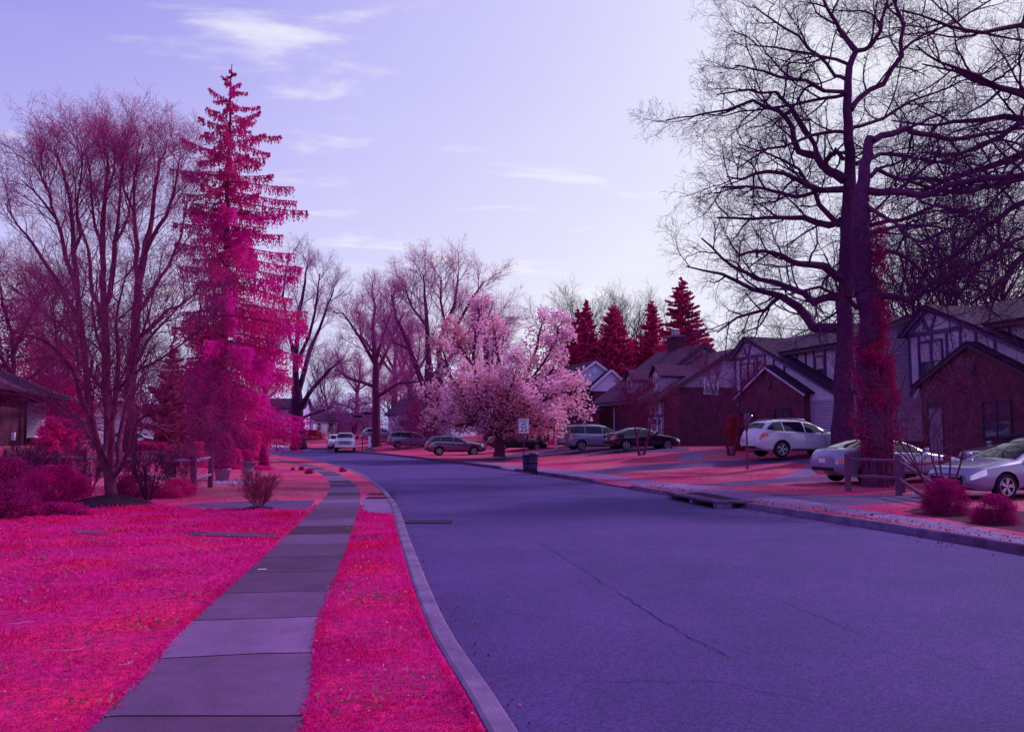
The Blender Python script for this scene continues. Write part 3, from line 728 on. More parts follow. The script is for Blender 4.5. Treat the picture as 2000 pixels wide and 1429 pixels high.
def simple_tree(name, label, loc, Q, m1, m2, seed, h, r0, lean=(0, 0), group=None, minr=0, buds=None, nb=1, bs=.05, split=2, stems=1, spread=0.0, wtrunk=.05, cat='tree'):
    r = random.Random(seed); out = levels(Q); root = thing(name, label, cat, loc, 0, group)
    for k in range(stems):
        a = 6.283 * k / stems + r.uniform(-.4, .4); s = spread if stems > 1 else 0
        d = (lean[0] + math.cos(a) * s, lean[1] + math.sin(a) * s, 1)
        hh = h * r.uniform(.85, 1.05); ns = 12
        pts = make_path(r, (math.cos(a) * r0 * .6 * (stems > 1), math.sin(a) * r0 * .6 * (stems > 1), -.1), d, hh, ns, wtrunk, .02)
        rr = r0 / (1 if stems == 1 else 1.5)
        rad = [rr * (1.35 if j == 0 else 1 - .82 * (j / ns) ** .9) for j in range(ns + 1)]
        grow(r, pts, rad, 0, Q, out)
    tree_parts(root, out, m1, m2, split, buds=buds, nb=nb, bs=bs, seed=seed, minr=minr)
    return root
QBIG = dict(n=[11, 9, 7, 6], t0=[.32, .2, .15, .1], ang=[.75, .6, .65, .7], len=[8.6, 3.8, 1.9, .85], rad=[.16, .05, .014, .006], seg=[9, 6, 5, 3], wan=[.13, .14, .16, .2], up=[.055, .04, .03, .03], fall=.30)
QVASE = dict(n=[10, 9, 8, 6], t0=[.26, .16, .15, .1], ang=[.52, .5, .6, .6], len=[9.6, 4.2, 2.0, .85], rad=[.16, .05, .015, .0065], seg=[9, 6, 5, 3], wan=[.11, .12, .15, .2], up=[.065, .05, .05, .04], fall=.32)
QMAPLE = dict(n=[9, 9, 8, 6], t0=[.12, .12, .12, .1], ang=[.55, .62, .65, .7], len=[3.5, 1.7, .85, .42], rad=[.045, .018, .008, .0042], seg=[8, 6, 4, 3], wan=[.09, .13, .16, .2], up=[.035, .02, .02, .02], fall=.4)
QSMALL = dict(n=[8, 7, 6, 4], t0=[.25, .15, .15, .1], ang=[.6, .6, .65, .7], len=[2.2, 1.1, .6, .3], rad=[.03, .014, .007, .004], seg=[6, 5, 4, 2], wan=[.1, .13, .16, .2], up=[.04, .04, .03, .02])

# front-left multi-stem tree in the mulch ring
b = G(215, 985)
SMALL_TREE = (b[0], b[1])
mnd = MB(); r_ = random.Random(4); nR, nA = 7, 40
mv = [(0, 0, .24)]; mf = []
for i in range(1, nR + 1):
    for j in range(nA):
        a = 6.283 * j / nA; q = i / nR; mv.append((q * 1.0 * math.cos(a) * (1 + r_.uniform(-.03, .03)), q * .95 * math.sin(a), .24 * (1 - q ** 1.6) + r_.uniform(-.014, .014) + (-.02 if i == nR else 0)))
for j in range(nA): mf.append((0, 1 + j, 1 + (j + 1) % nA))
for i in range(nR - 1):
    for j in range(nA):
        p = 1 + i * nA; mf.append((p + j, p + nA + j, p + nA + (j + 1) % nA, p + (j + 1) % nA))
mnd.add(mv, mf); o = mnd.build('mulch_mound', mt['mulch'], smooth=False); o.location = (b[0], b[1], -.01)
tag(o, 'low round mound of dark mulch around the foot of the small bare tree', 'mulch')

# tall budding trees behind it
# trees down the street
# small ornamental trees in the right front yards
simple_tree('ornamental_tree', 'small bare tree in front of the big brick house, dark sedan behind its trunk', onland(1252, 49), QSMALL, mt['bark'], mt['twig'], 71, 3.4, .14, (0.02, 0), None, .006, mt['orangeleaf'], 1, .04, stems=2, spread=.3)
simple_tree('ornamental_tree', 'small bare forked tree on the lawn left of the white SUV', onland(1427, 42.5), QSMALL, mt['bark'], mt['twig'], 72, 4.6, .13, (0, 0), None, .005, stems=2, spread=.2)
simple_tree('multi_stem_shrub', 'tall bare shrub with bent leaning stems in front of the half timbered house', G(1845, 990) + (0,), dict(n=[5, 5, 5], t0=[.3, .2, .1], ang=[.5, .55, .6], len=[1.1, .55, .3], rad=[.010, .005, .003], seg=[6, 4, 3], wan=[.1, .13, .15], up=[.03, .03, .02]), mt['bark'], mt['bark'], 73, 3.2, .045, (-.25, 0), None, .004, stems=7, spread=.42, wtrunk=.09, cat='shrub')

# far wood behind the houses
def wood(items, proto_lab, group, seed=5):
    r = random.Random(seed); protos = []
    for i, (u, Y, sc, k) in enumerate(items):
        loc = onland(u, Y)
        if len(protos) <= k:
            Q = [QBIG, QVASE][k % 2]
            t = simple_tree('background_tree', proto_lab, loc, Q, mt['barkdark'], mt['twigdark'] , seed + k, 12.5, .36, (0, 0), group, .006)
            t.scale = (sc,) * 3; protos.append(t)
        else: copy_tree(protos[k], loc, r.uniform(0, 6.28), sc)
wood([(1790, 62, 1.0, 0), (1880, 58, 1.05, 1), (1975, 60, 1.05, 0), (2090, 58, 1.1, 1), (1725, 72, .95, 1), (1915, 78, 1.2, 0)],
     'dark bare tree in the dense stand behind the half timbered houses on the right', 'bare trees behind the half timbered houses', 81)
wood([(1230, 110, 1.12, 0), (1180, 118, 1.15, 1), (1470, 105, .78, 0), (1540, 98, .80, 1), (1420, 120, .82, 1), (1600, 92, .72, 0), (1290, 120, 1.15, 1)],
     'bare tree of the row rising behind the brick house and its conifers', 'bare trees behind the brick house', 91)
wood([(-40, 55, .62, 0), (90, 66, .72, 1), (340, 80, .62, 0), (430, 90, .6, 1), (130, 84, .8, 0), (640, 170, .9, 1), (760, 175, .8, 0), (250, 75, .7, 1)],
     'bare tree in the background beyond the left gardens and the end of the street', 'bare trees in the left background', 97)

# ------------------------------------------------------------------ the two big trees on the right
QOAK = dict(n=[0, 8, 6, 5, 4], t0=[.2, .12, .12, .12, .1], ang=[.8, .85, .8, .8, .8], len=[4, 3.0, 1.6, .85, .42], rad=[.1, .05, .018, .008, .004], seg=[6, 8, 6, 4, 3], wan=[.15, .16, .18, .2, .22], up=[.02, .03, .03, .03, .02], fall=.35)
def px_limb(L, Y, c, r):
    """limb from picture measurements (u, v, depth offset, radius px) resampled and wobbled, in root space"""
    pts, rad = [], []
    for i in range(len(L) - 1):
        (u0, v0, d0, r0), (u1, v1, d1, r1) = L[i], L[i + 1]
        n = max(2, int(math.hypot(u1 - u0, v1 - v0) / 26))
        for k in range(n + (1 if i == len(L) - 2 else 0)):
            t = k / n; yy = Y + d0 + (d1 - d0) * t; w = P(u0 + (u1 - u0) * t, v0 + (v1 - v0) * t, yy)
            j = .05 if 0 < k < n else 0
            pts.append((w[0] - c[0] + r.gauss(0, j), w[1] - c[1] + r.gauss(0, j), w[2] - c[2] + r.gauss(0, j)))
            rad.append((r0 + (r1 - r0) * t) * yy / F)
    return pts, rad
def px_tree(name, label, base_uv, Y, trunk, limbs, seed, m1, m2, Q=QOAK, minr=.006, buds=None, low=1.0):
    fx = lambda L: [(a, 850 - (850 - b_) * (low if b_ < 850 else 1), c_, d_) for a, b_, c_, d_ in L]
    trunk = [fx(L) for L in trunk]; limbs = [fx(L) for L in limbs]
    r = random.Random(seed); u = base_uv; x = P(u, HOR, Y)[0]; c = (x, Y, H(x, Y)); out = levels(Q)
    root = thing(name, label, 'tree', c)
    for T in trunk: out[0].append(px_limb(T, Y, c, random.Random(seed)))
    for L in limbs:
        p, q = px_limb(L, Y, c, r); grow(r, p, q, 1, Q, out)
    tree_parts(root, out, m1, m2, 2, sides=(16, 8, 5, 4, 3, 3), minr=minr, buds=buds, bs=.05 if Y < 60 else .07)
    return root
YT = SMALL_TREE[1]
QLAWN = dict(n=[0, 7, 7, 6, 4], t0=[.2, .15, .12, .12, .1], ang=[.6, .6, .65, .7, .7], len=[4, 1.9, 1.0, .55, .30], rad=[.05, .022, .010, .005, .003], seg=[6, 7, 5, 3, 2], wan=[.1, .12, .14, .16, .2], up=[.02, .03, .03, .02, .02], fall=.35)
px_tree('small_bare_tree', 'bare tree forking low into many limbs, rising from the big dark mulch ring', 215, YT,
    [[(215, 1000, 0, 14), (215, 985, 0, 11.5), (215, 950, 0, 10.5), (216, 922, 0, 12)]],
    [[(212, 930, 0, 7.5), (190, 865, -.3, 6.5), (163, 790, -.6, 5), (148, 735, -.8, 4.2), (118, 690, -1, 3), (60, 655, -1.2, 2), (5, 640, -1.3, 1.2)],
     [(148, 735, -.8, 3), (152, 690, -.6, 2.6), (150, 620, -.5, 2), (165, 560, -.4, 1.2)],
     [(214, 925, 0, 8), (212, 860, .3, 7), (208, 780, .5, 5.5), (212, 720, .6, 4.5), (190, 660, .8, 3), (180, 590, .9, 2), (190, 530, 1, 1.2)],
     [(216, 925, 0, 7), (218, 850, -.3, 6), (226, 770, -.5, 5), (232, 700, -.6, 4), (226, 630, -.8, 3), (240, 560, -.9, 1.8), (250, 510, -1, 1)],
     [(219, 925, 0, 7), (232, 870, .4, 6), (245, 800, .8, 5), (250, 730, 1.0, 4), (285, 670, 1.2, 3), (330, 620, 1.3, 2), (370, 575, 1.4, 1)],
     [(222, 930, 0, 5), (246, 890, -.3, 4), (262, 845, -.6, 3.5), (282, 812, -.8, 3), (330, 795, -1.1, 2), (385, 790, -1.3, 1)],
     [(250, 760, .9, 3), (275, 720, .4, 2.6), (330, 690, -.2, 2), (395, 640, -.6, 1.1)],
     [(190, 865, -.3, 4), (165, 830, .2, 3), (130, 800, .6, 2.2), (85, 775, .9, 1.2)],
     [(208, 780, .5, 3.4), (180, 730, 1.2, 2.6), (140, 690, 1.8, 2), (85, 640, 2.2, 1)],
     [(262, 845, -.6, 2.6), (300, 830, -.1, 2), (350, 845, .4, 1)],
     [(218, 850, -.3, 3.4), (206, 790, -1.0, 3), (180, 700, -1.8, 2), (160, 630, -2.2, 1)],
     [(226, 770, -.5, 3), (262, 700, -1.3, 2.4), (290, 620, -1.8, 1.6), (300, 560, -2, 1)]],
    300, mt['bark'], mt['twig'], Q=QLAWN, minr=.0024)
QTALL = dict(n=[0, 10, 7, 6, 4], t0=[.2, .10, .12, .12, .1], ang=[.5, .55, .55, .6, .6], len=[4, 3.1, 1.7, .9, .48], rad=[.1, .032, .013, .007, .004], seg=[6, 7, 5, 4, 2], wan=[.1, .11, .13, .16, .2], up=[.03, .055, .05, .04, .03], fall=.35)
QFAR = dict(QTALL, n=[0, 10, 7, 6, 4], len=[4, 3.6, 2.0, 1.05, .55], rad=[.1, .05, .020, .010, .006])
TG = 'tall budding trees left of the spruce'
t1 = px_tree('tall_bare_tree', 'leftmost of the three tall budding trees with upright limbs left of the spruce', 175, 44,
    [[(184, 890, 0, 10), (176, 800, 0, 7), (168, 700, 0, 6), (158, 600, 0, 5.6), (150, 520, 0, 5.2), (143, 443, 0, 4.6)]],
    [[(143, 443, 0, 5), (140, 362, .4, 4), (134, 310, .6, 3), (120, 250, .8, 2), (105, 205, .9, 1)], [(150, 520, 0, 5), (125, 430, -.6, 4), (110, 365, -1, 3), (80, 320, -1.4, 2), (40, 275, -1.8, 1)],
     [(143, 443, 0, 4), (158, 400, -.5, 3.4), (150, 330, -1, 2.4), (160, 250, -1.2, 1.6), (158, 200, -1.2, 1)], [(158, 600, 0, 5), (110, 500, .9, 4), (70, 430, 1.6, 3), (35, 380, 2, 2), (10, 330, 2.2, 1)],
     [(110, 365, -1, 2.5), (95, 300, -1.6, 2), (75, 245, -2, 1)], [(165, 660, 0, 4), (120, 600, -1.2, 3), (70, 560, -2, 2), (20, 520, -2.6, 1)]], 410, mt['bark'], mt['twigpink'], low=.87, Q=QTALL, minr=.0036, buds=mt['bud'])
t2 = px_tree('tall_bare_tree', 'tallest budding tree in the middle of the three left of the spruce', 212, 47,
    [[(214, 880, 0, 11), (212, 780, 0, 8), (208, 680, 0, 7.4), (204, 590, 0, 6.6), (200, 500, 0, 5.6), (200, 440, 0, 5)]],
    [[(200, 440, 0, 6), (201, 380, .2, 5), (206, 310, .4, 4), (212, 250, .5, 3), (205, 200, .5, 2), (195, 168, .5, 1)], [(204, 590, 0, 7), (218, 500, -.7, 5.5), (224, 420, -1, 4.5), (232, 350, -1.2, 3), (236, 270, -1.4, 2), (240, 190, -1.4, 1)],
     [(200, 440, 0, 4), (185, 380, -.6, 3), (178, 300, -1, 2), (168, 215, -1.2, 1)], [(206, 620, 0, 5), (180, 530, 1, 4), (172, 430, 1.4, 3), (150, 350, 1.6, 2), (140, 230, 1.8, 1)],
     [(206, 310, .4, 3), (222, 260, 1, 2.2), (228, 195, 1.4, 1)], [(224, 420, -1, 3), (250, 360, -1.8, 2.2), (262, 280, -2.2, 1.5), (268, 210, -2.4, 1)]], 411, mt['bark'], mt['twigpink'], low=.87, Q=QTALL, minr=.0036, buds=mt['bud'])
t3 = px_tree('tall_bare_tree', 'tall budding tree standing right beside the spruce', 256, 45,
    [[(252, 885, 0, 14), (254, 780, 0, 10.5), (257, 680, 0, 9.5), (265, 580, 0, 8), (276, 480, 0, 7), (284, 420, 0, 5.6)]],
    [[(284, 420, 0, 6), (297, 362, .3, 4.6), (303, 290, .4, 3.4), (312, 235, .5, 2.2), (325, 195, .6, 1)], [(270, 530, 0, 6), (269, 430, -.8, 4.6), (262, 350, -1.2, 3.4), (262, 270, -1.4, 2.2), (280, 195, -1.5, 1)],
     [(280, 450, 0, 5), (308, 385, -.6, 4), (333, 327, -1, 3), (345, 270, -1.2, 2), (352, 215, -1.3, 1)], [(265, 580, 0, 5), (300, 520, 1, 4), (330, 470, 1.6, 3), (355, 400, 2, 2), (365, 320, 2.2, 1)],
     [(262, 350, -1.2, 3), (242, 300, -1.8, 2.2), (240, 240, -2.1, 1.2)], [(260, 640, 0, 5), (310, 590, -1.2, 3.6), (350, 560, -2, 2.5), (390, 520, -2.4, 1.2)]], 412, mt['bark'], mt['twigpink'], low=.87, Q=QTALL, minr=.0036, buds=mt['bud'])
for t_ in (t1, t2, t3): t_['group'] = TG
t4 = copy_tree(t1, onland(25, 50), 1.9, (.9, .9, .62), 'shorter bare tree behind the ranch house roof at the left edge of the photo'); del t4['group']
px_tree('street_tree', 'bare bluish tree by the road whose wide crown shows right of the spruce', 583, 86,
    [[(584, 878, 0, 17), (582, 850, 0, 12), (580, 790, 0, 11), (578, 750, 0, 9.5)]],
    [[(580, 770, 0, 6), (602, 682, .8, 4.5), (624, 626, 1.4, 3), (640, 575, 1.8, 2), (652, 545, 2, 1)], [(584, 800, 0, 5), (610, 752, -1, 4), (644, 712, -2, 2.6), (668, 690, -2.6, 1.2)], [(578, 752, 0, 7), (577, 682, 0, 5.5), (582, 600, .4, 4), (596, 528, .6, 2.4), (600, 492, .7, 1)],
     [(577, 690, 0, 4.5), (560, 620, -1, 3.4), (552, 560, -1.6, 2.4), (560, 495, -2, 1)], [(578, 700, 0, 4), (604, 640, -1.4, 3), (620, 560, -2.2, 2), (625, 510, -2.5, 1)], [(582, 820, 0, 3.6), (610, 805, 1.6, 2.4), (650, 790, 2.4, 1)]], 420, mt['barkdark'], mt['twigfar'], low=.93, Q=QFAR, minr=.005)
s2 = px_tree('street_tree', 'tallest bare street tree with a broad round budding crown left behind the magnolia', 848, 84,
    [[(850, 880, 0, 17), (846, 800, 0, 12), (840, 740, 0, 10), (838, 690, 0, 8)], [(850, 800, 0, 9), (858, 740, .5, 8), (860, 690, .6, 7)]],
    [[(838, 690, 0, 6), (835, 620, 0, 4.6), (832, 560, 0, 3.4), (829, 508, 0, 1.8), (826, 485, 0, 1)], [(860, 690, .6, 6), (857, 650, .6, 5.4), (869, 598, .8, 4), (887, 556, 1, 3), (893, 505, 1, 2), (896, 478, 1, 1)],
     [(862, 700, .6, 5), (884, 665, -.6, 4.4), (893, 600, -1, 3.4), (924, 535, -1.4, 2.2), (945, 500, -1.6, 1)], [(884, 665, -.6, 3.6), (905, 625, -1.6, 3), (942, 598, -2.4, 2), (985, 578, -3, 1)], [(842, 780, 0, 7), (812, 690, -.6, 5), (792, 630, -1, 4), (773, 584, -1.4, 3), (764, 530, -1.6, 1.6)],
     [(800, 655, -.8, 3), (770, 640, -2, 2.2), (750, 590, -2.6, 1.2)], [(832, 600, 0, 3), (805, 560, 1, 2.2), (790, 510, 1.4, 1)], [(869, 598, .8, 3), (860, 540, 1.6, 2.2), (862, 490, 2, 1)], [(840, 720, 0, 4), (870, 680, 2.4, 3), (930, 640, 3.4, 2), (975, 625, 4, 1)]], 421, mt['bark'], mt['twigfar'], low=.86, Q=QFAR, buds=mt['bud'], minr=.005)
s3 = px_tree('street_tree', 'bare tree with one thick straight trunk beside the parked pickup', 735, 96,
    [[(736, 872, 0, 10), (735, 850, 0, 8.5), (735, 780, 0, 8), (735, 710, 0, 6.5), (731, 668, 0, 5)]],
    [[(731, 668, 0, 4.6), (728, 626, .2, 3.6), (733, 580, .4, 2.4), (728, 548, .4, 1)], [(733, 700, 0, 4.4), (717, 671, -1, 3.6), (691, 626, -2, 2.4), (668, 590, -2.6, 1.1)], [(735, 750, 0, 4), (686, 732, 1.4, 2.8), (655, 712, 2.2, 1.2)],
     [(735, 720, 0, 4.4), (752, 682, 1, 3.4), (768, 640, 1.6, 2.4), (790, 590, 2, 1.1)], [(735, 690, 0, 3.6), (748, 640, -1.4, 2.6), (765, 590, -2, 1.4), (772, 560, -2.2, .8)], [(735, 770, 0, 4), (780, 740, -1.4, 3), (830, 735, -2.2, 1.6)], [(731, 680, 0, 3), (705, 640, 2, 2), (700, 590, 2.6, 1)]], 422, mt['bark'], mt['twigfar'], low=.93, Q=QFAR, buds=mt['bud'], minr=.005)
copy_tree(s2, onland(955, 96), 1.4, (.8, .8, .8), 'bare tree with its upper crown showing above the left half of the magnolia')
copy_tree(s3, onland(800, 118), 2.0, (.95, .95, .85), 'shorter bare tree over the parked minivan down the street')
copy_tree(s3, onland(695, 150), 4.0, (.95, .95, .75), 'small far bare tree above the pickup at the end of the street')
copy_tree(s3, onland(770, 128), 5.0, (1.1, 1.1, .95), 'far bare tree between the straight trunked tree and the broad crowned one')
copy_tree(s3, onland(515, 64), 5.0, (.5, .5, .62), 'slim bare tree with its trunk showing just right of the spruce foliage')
Y2 = 26.0
px_tree('ivy_clad_tree', 'huge bare tree with a thick ivy clad trunk standing before the silver sedan', 1713, Y2,
    [[(1710, 960, 0, 28), (1710, 925, 0, 22), (1709, 850, 0, 21), (1706, 750, 0, 21), (1698, 650, 0, 20), (1688, 560, 0, 19.5), (1682, 480, 0, 18), (1680, 400, 0, 16), (1688, 350, 0, 12), (1696, 300, .1, 9.5), (1699, 268, .1, 8.5)]],
    [[(1704, 276, 0, 7), (1740, 262, .3, 6.5), (1768, 250, .8, 6), (1800, 262, 1.3, 5.5), (1850, 272, 2, 5), (1920, 262, 2.6, 4), (2010, 250, 3, 3)],
     [(1690, 372, 0, 8), (1740, 374, -.5, 7.5), (1820, 378, -1, 7), (1850, 362, -1.2, 6.5), (1920, 350, -1.5, 6), (2010, 338, -2, 5)],
     [(1700, 345, 0, 5), (1712, 330, .2, 4.5), (1760, 352, .8, 3.5), (1850, 352, 1.6, 3), (1960, 320, 2, 2)],
     [(1700, 580, 0, 7), (1745, 578, -.5, 6.5), (1775, 585, -.8, 6), (1810, 560, -1.2, 5), (1890, 520, -1.8, 4), (2010, 460, -2, 3)],
     [(1700, 495, 0, 5), (1735, 490, .4, 4.5), (1780, 510, 1, 4), (1820, 560, 1.5, 3), (1850, 600, 2, 2)],
     [(1700, 440, 0, 4.5), (1760, 430, 1, 4), (1830, 400, 2, 3), (1930, 420, 3, 2)],
     [(1690, 400, 0, 5), (1720, 420, -1, 4), (1790, 470, -2.2, 3), (1850, 490, -3, 2)],
     [(1672, 600, 0, 5), (1650, 575, -.8, 4), (1600, 560, -2, 3), (1540, 575, -3, 2)]],
    301, mt['barkoak'], mt['twigoak'], minr=.004)
Y1 = 37.0
px_tree('old_bare_tree', 'tallest bare tree on the right with a grey leaning trunk beside the ivy clad one', 1652, Y1,
    [[(1648, 905, 0, 30), (1647, 870, 0, 23), (1648, 780, 0, 18), (1649, 700, 0, 17), (1651, 620, 0, 15.5), (1653, 540, 0, 14), (1656, 470, 0, 14.5), (1659, 400, 0, 14), (1660, 330, 0, 10.5), (1657, 240, 0, 9), (1656, 180, 0, 8), (1659, 130, 0, 6.5), (1672, 100, 0, 5.5)]],
    [[(1672, 100, 0, 6), (1650, 72, .4, 5), (1634, 45, .8, 4), (1615, 15, 1, 3), (1600, -25, 1.2, 2)],
     [(1672, 100, 0, 5), (1700, 90, -.4, 4.5), (1720, 60, -.8, 4), (1728, 20, -1, 3), (1740, -30, -1, 2.5)],
     [(1662, 215, 0, 6), (1680, 190, .5, 5.5), (1725, 165, 1, 5), (1762, 110, 1.4, 4.5), (1765, 50, 1.6, 4), (1745, 0, 1.7, 3), (1735, -40, 1.8, 2)],
     [(1762, 100, 1.4, 3), (1800, 70, 2, 2.5), (1870, 42, 2.6, 2), (1950, -10, 3, 1.5)],
     [(1655, 180, 0, 4.5), (1610, 178, -1, 4), (1575, 157, -1.6, 3.5), (1520, 150, -2.4, 3), (1470, 135, -3, 2), (1435, 128, -3.2, 1.5)],
     [(1652, 155, 0, 4), (1630, 148, .6, 3.5), (1598, 108, 1.2, 3), (1560, 70, 2, 2.5), (1510, 40, 2.6, 2), (1470, 10, 3, 1.2)],
     [(1655, 125, 0, 3.5), (1610, 112, -.6, 3), (1550, 100, -1.6, 2.5), (1480, 90, -2.4, 1.5), (1430, 60, -3, 1)],
     [(1650, 185, 0, 4), (1610, 192, 1, 3.5), (1550, 205, 2, 3), (1480, 215, 2.6, 2), (1410, 228, 3, 1.2)],
     [(1655, 258, 0, 4), (1610, 260, -1, 3.5), (1560, 275, -2, 3), (1500, 290, -2.6, 2.5), (1440, 330, -3, 1.5)],
     [(1658, 250, 0, 4), (1700, 240, 1, 3.5), (1750, 215, 2, 3), (1830, 180, 3, 2), (1950, 130, 3.5, 1.3)],
     [(1650, 352, 0, 10), (1620, 335, .4, 9), (1595, 305, .9, 8), (1560, 296, 1.3, 6.5), (1548, 250, 1.8, 5.5), (1520, 215, 2.2, 4.5), (1470, 196, 2.6, 3.5), (1420, 215, 3, 2.5), (1350, 228, 3.3, 1.8), (1300, 236, 3.5, 1)],
     [(1595, 300, .9, 5), (1580, 265, .6, 4.5), (1545, 210, 0, 4), (1515, 180, -.5, 3), (1460, 175, -1, 2), (1400, 185, -1.5, 1.2)],
     [(1612, 325, .6, 5.5), (1625, 298, .2, 5), (1632, 292, 0, 4.5), (1648, 312, -.2, 4)],
     [(1645, 370, 0, 7), (1600, 372, -1, 6), (1560, 352, -1.8, 5), (1500, 335, -2.4, 4), (1450, 350, -3, 2.5), (1420, 345, -3.2, 1.5)],
     [(1600, 372, -1, 4), (1555, 385, -.4, 4), (1490, 368, .4, 3), (1410, 366, 1, 2)],
     [(1645, 430, 0, 8), (1620, 440, 1, 7), (1570, 425, 1.8, 5.5), (1520, 425, 2.4, 4), (1470, 428, 3, 3), (1400, 425, 3.4, 2)],
     [(1640, 440, 0, 6), (1600, 400, .8, 5), (1560, 330, 1.8, 3), (1500, 300, 2.6, 2), (1440, 280, 3, 1)],
     [(1645, 545, 0, 9), (1610, 520, -1, 8), (1560, 515, -2, 6), (1530, 500, -2.4, 5), (1490, 490, -3, 3.5), (1440, 500, -3.4, 2)],
     [(1650, 575, 0, 9), (1618, 580, .8, 8), (1590, 592, 1.5, 7), (1550, 565, 2, 6), (1480, 545, 2.6, 4.5), (1430, 520, 3, 3), (1370, 465, 3.4, 1.6)],
     [(1648, 640, .5, 10), (1590, 640, 2, 10), (1560, 600, 3, 9), (1525, 578, 3.6, 6.5), (1470, 565, 4, 4.5), (1410, 535, 4.4, 3), (1340, 520, 4.6, 1.4)],
     [(1525, 578, 3.6, 4), (1495, 605, 3.8, 3.5), (1440, 620, 4, 2.4), (1400, 650, 4.2, 1.2)],
     [(1675, 470, 0, 5), (1720, 450, 1, 4), (1790, 440, 2, 3), (1860, 450, 3, 2)],
     [(1670, 320, 0, 5), (1720, 300, 1.4, 4), (1790, 310, 2.4, 3), (1870, 320, 3, 2)]],
    302, mt['barkoak'], mt['twigoak'], minr=.0045)
# a third big tree just out of the frame whose limbs reach in from the right
Y3 = 30.0
px_tree('overhanging_tree', 'dark bare tree cut off by the right edge, its limbs reaching in above the roofs', 2075, Y3,
    [[(2080, 950, 0, 40), (2078, 800, 0, 34), (2075, 600, 0, 32), (2070, 400, 0, 28), (2066, 250, 0, 20), (2060, 100, 0, 12), (2060, -40, 0, 7)]],
    [[(2070, 150, 0, 6), (2000, 188, -1, 5), (1930, 160, -2, 4), (1860, 130, -2.6, 3), (1790, 90, -3, 1.5)],
     [(2070, 60, 0, 6), (1990, 50, -1, 5), (1920, 64, -2, 4), (1850, 50, -3, 3), (1760, 20, -3.6, 1.5)],
     [(2070, 230, 0, 9), (1990, 180, -1, 7), (1930, 165, .6, 5), (1870, 140, 1.6, 3), (1800, 125, 2, 1.5)],
     [(2070, 280, 0, 9), (2000, 300, 1, 8), (1920, 330, 2, 6), (1850, 350, 3, 4), (1780, 385, 3.6, 2)],
     [(2070, 250, 0, 9), (1990, 232, 1, 7), (1900, 236, 1.8, 5), (1830, 245, 2.2, 3), (1740, 235, 3, 1.5)],
     [(2070, 330, 0, 10), (1980, 350, -1, 8), (1900, 372, -2, 6), (1830, 372, -3, 4), (1770, 352, -3.6, 2)],
     [(2070, 380, 0, 8), (2000, 395, .8, 6), (1930, 440, 1.6, 5), (1860, 500, 2, 3), (1800, 540, 2.4, 1.5)],
     [(2070, 200, 0, 7), (2010, 225, -.8, 6), (1950, 270, -1.6, 5), (1880, 300, -2.2, 3), (1800, 310, -3, 1.5)],
     [(2070, 450, 0, 9), (2000, 500, -1, 7), (1940, 560, -1.5, 5), (1900, 590, -2, 3)]],
    303, mt['barkdark'], mt['twigdark'], minr=.004)
#PART3
# ------------------------------------------------------------------ conifers
def conifer(name, label, loc, h, prof, seed, mats, droop=.35, gap=.5, nb=6, dens=1.0, hang=.5, size=.12, z0=.06, tr=.22, mtr=None, group=None, cat='tree', upturn=.25, side=.13, tg=-.45):
    """prof(t) -> (left radius, right radius) in metres at height fraction t; boughs in whorls with hanging needle sprays"""
    g = np.random.default_rng(seed); root = thing(name, label, cat, loc, 0, group)
    tp = [((g.normal() * .03 * (k > 0), g.normal() * .03 * (k > 0), h * k / 14), 0) for k in range(15)]
    T = [([p for p, _ in tp], [tr * (1 - .93 * k / 14) for k in range(15)])]
    v, f = tubes(T, 9); mesh_np('trunk', v, f, mtr or mt['barkdark'], root, True)
    B, pts, pt2 = [], [], []
    z = h * z0
    while z < h * .985:
        t = z / h; rl, rr = prof(t); k = max(3, int(nb * (1 - .4 * t)))
        a0 = g.uniform(0, 6.28)
        for i in range(k):
            a = a0 + 6.283 * i / k + g.uniform(-.3, .3); c = (math.cos(a) + 1) / 2
            Lb = (rl * (1 - c) + rr * c) * g.uniform(.42, 1.14); zb = z + g.uniform(-gap * .8, gap * .8)
            if Lb < .1: continue
            n = 7; P_ = []
            for j in range(n):
                s = j / (n - 1); r = Lb * s
                dz = (.22 * t) * r - droop * Lb * (s ** 1.3) * (1 - .55 * t) + upturn * Lb * max(0, s - .6) ** 1.5
                P_.append((math.cos(a) * r, math.sin(a) * r, zb + dz))
            B.append((P_, [max(.012, .045 * (Lb / 4)) * (1 - .75 * j / (n - 1)) for j in range(n)]))
            m = int(Lb * 26 * dens * (1.55 - 1.15 * t)) + 6
            s = g.uniform(.08, 1.0, m) ** .8; A = np.array(P_)
            q = s * (n - 1); i0 = np.clip(q.astype(int), 0, n - 2); fr = (q - i0)[:, None]
            C_ = A[i0] * (1 - fr) + A[i0 + 1] * fr
            lat = g.normal(size=m) * side * Lb * (1.15 - s); C_[:, 0] += -math.sin(a) * lat; C_[:, 1] += math.cos(a) * lat; C_[:, 2] -= np.abs(lat) * .35
            L_ = hang * g.uniform(.15, 1.0, m) * (1.1 - t)
            for q_ in (0.0, .33, .66, 1.0):
                D = C_ + np.stack([g.normal(size=m) * .04, g.normal(size=m) * .04, -L_ * q_], 1); (pt2 if t > .62 and g.uniform() < .75 else pts).append(D)
        z += gap * g.uniform(.75, 1.25) * (1 + tg * t)
    v, f = tubes(B, 4); mesh_np('branches', v, f, mtr or mt['barkdark'], root)
    for k, (pp_, m_) in enumerate(((pts, mats[0]), (pt2, mats[1]))):
        if pp_:
            v, f = quads(g, np.concatenate(pp_), size * .8, aspect=1.9, down=True); mesh_np('needles', v, f, m_, root)
    return root
